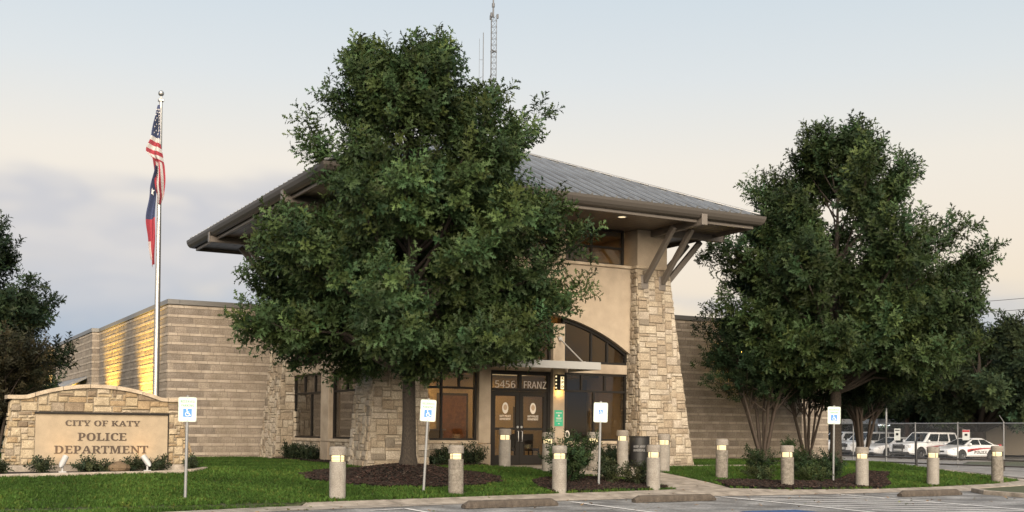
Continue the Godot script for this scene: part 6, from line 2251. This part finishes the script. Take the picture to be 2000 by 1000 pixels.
	for i in 3:
		var hd := MB.new()
		hd.box(mo + leg[i] * 1.25 + Vector3.UP * 28.3, Vector3(0.12, 0.3, 0.12), 0.02)
		put(hd, "top_fitting", M.mast_steel, m, mo)
	for y: float in [25.9, 20.3]:
		var rg := MB.new()
		for i in 3: rg.tube([mo + leg[i] * 1.05 + Vector3.UP * y, mo + leg[(i + 1) % 3] * 1.05 + Vector3.UP * (y + 0.12)], [0.04, 0.04], 6)
		put(rg, "ring", M.mast_steel, m, mo)
	var wh := MB.new()
	var off := Vector3(-0.56, 0, -0.3)
	wh.tube([mo + off + Vector3.UP * 16.0, mo + off + Vector3.UP * 27.2], [0.035, 0.025], 6)
	wh.tube([mo + off * 1.4 + Vector3.UP * 24.2, mo + off * 1.4 + Vector3.UP * 26.8], [0.012, 0.012], 4)
	wh.tube([mo + off * 1.4 + Vector3.UP * 25.4, mo + off + Vector3.UP * 25.4], [0.012, 0.012], 4)
	for y: float in [17.0, 20.0]: wh.tube([mo + off + Vector3.UP * y, mo + leg[1] + Vector3.UP * y], [0.02, 0.02], 4)
	put(wh, "whip_antenna", M.mast_steel, m, mo)

# ---------------------------------------------------------------- sky
func make_sky() -> PanoramaSkyMaterial:
	var w := 1536
	var h := 768
	var im := Image.create(w, h, false, Image.FORMAT_RGBF)
	var n1 := FastNoiseLite.new()
	n1.seed = 17
	n1.frequency = 1.0
	n1.fractal_octaves = 5
	var n2 := FastNoiseLite.new()
	n2.seed = 29
	n2.frequency = 1.0
	n2.fractal_octaves = 4
	var el_s := [-90.0, -1.0, 0.0, 5.0, 9.0, 13.0, 17.0, 22.0, 35.0, 60.0, 90.0]
	var col_s := [Color(0.36, 0.35, 0.31), Color(0.42, 0.41, 0.37), Color(0.92, 0.85, 0.77), Color(0.955, 0.90, 0.82), Color(0.97, 0.925, 0.865), Color(0.955, 0.93, 0.89), Color(0.885, 0.905, 0.915), Color(0.815, 0.865, 0.905), Color(0.70, 0.78, 0.87), Color(0.56, 0.67, 0.82), Color(0.50, 0.62, 0.78)]
	for j in h:
		var el := 90.0 - (j + 0.5) / h * 180.0
		var k := 0
		while k < el_s.size() - 2 and el > el_s[k + 1]: k += 1
		var base: Color = col_s[k].lerp(col_s[k + 1], clampf((el - el_s[k]) / (el_s[k + 1] - el_s[k]), 0.0, 1.0))
		if el < -1.5:
			var lin := base.srgb_to_linear()
			im.fill_rect(Rect2i(0, j, w, 1), Color(lin.r, lin.g, lin.b))
			continue
		var er := deg_to_rad(el)
		for i in w:
			var az := (i + 0.5) / w * 360.0
			var ca := wrapf(az - 29.0, -180.0, 180.0)
			var ar := deg_to_rad(az)
			var d := Vector3(sin(ar) * cos(er), sin(er), -cos(ar) * cos(er))
			var c := base
			# warmer and a little dimmer towards the right of the view, cooler to the left
			var right := 0.5 - 0.5 * cos(deg_to_rad(clampf(ca + 20.0, 0.0, 180.0)))
			c = c.lerp(Color(c.r * 0.955, c.g * 0.965, c.b * 0.955), clampf(right * 1.3, 0.0, 1.0))
			c = c.lerp(Color(c.r, c.g * 0.965, c.b * 0.90), clampf(right * 1.5, 0.0, 1.0) * smoothstep(13.0, 5.0, el))
			if el < 24.0:
				var v := n1.get_noise_3d(d.x * 3.2, d.y * 15.0, d.z * 3.2)
				var fine := n2.get_noise_3d(d.x * 9.0, d.y * 34.0, d.z * 9.0)
				var bank := smoothstep(12.9, 11.1, el + v * 2.0 + fine * 1.0) * smoothstep(-1.0, 1.5, el)
				var left := smoothstep(-2.0, -9.0, ca + v * 3.0) if ca > -100.0 else smoothstep(-150.0, -110.0, ca)
				var dens := bank * left * clampf(0.98 + fine * 0.7 + v * 0.35, 0.0, 1.0)
				# smaller banks elsewhere round the horizon
				var low := smoothstep(8.0, 5.6, el + v * 2.5) * smoothstep(0.05, 0.4, v + fine * 0.35 + 0.26) * smoothstep(0.0, 2.0, el)
				low *= 1.0 - left
				dens = maxf(dens, low * 0.85)
				var cloud := Color(0.69, 0.745, 0.81).lerp(Color(0.80, 0.805, 0.83), smoothstep(3.5, 8.5, el + v * 1.5)).lerp(Color(0.90, 0.88, 0.86), clampf(0.35 + fine * 1.7, 0.0, 1.0) * 0.6 * smoothstep(4.0, 9.0, el))
				c = c.lerp(cloud, clampf(dens, 0.0, 1.0) * 0.95)
			var l := c.srgb_to_linear()
			im.set_pixel(i, j, Color(l.r, l.g, l.b))
	var m := PanoramaSkyMaterial.new()
	m.panorama = ImageTexture.create_from_image(im)
	m.filter = true
	return m
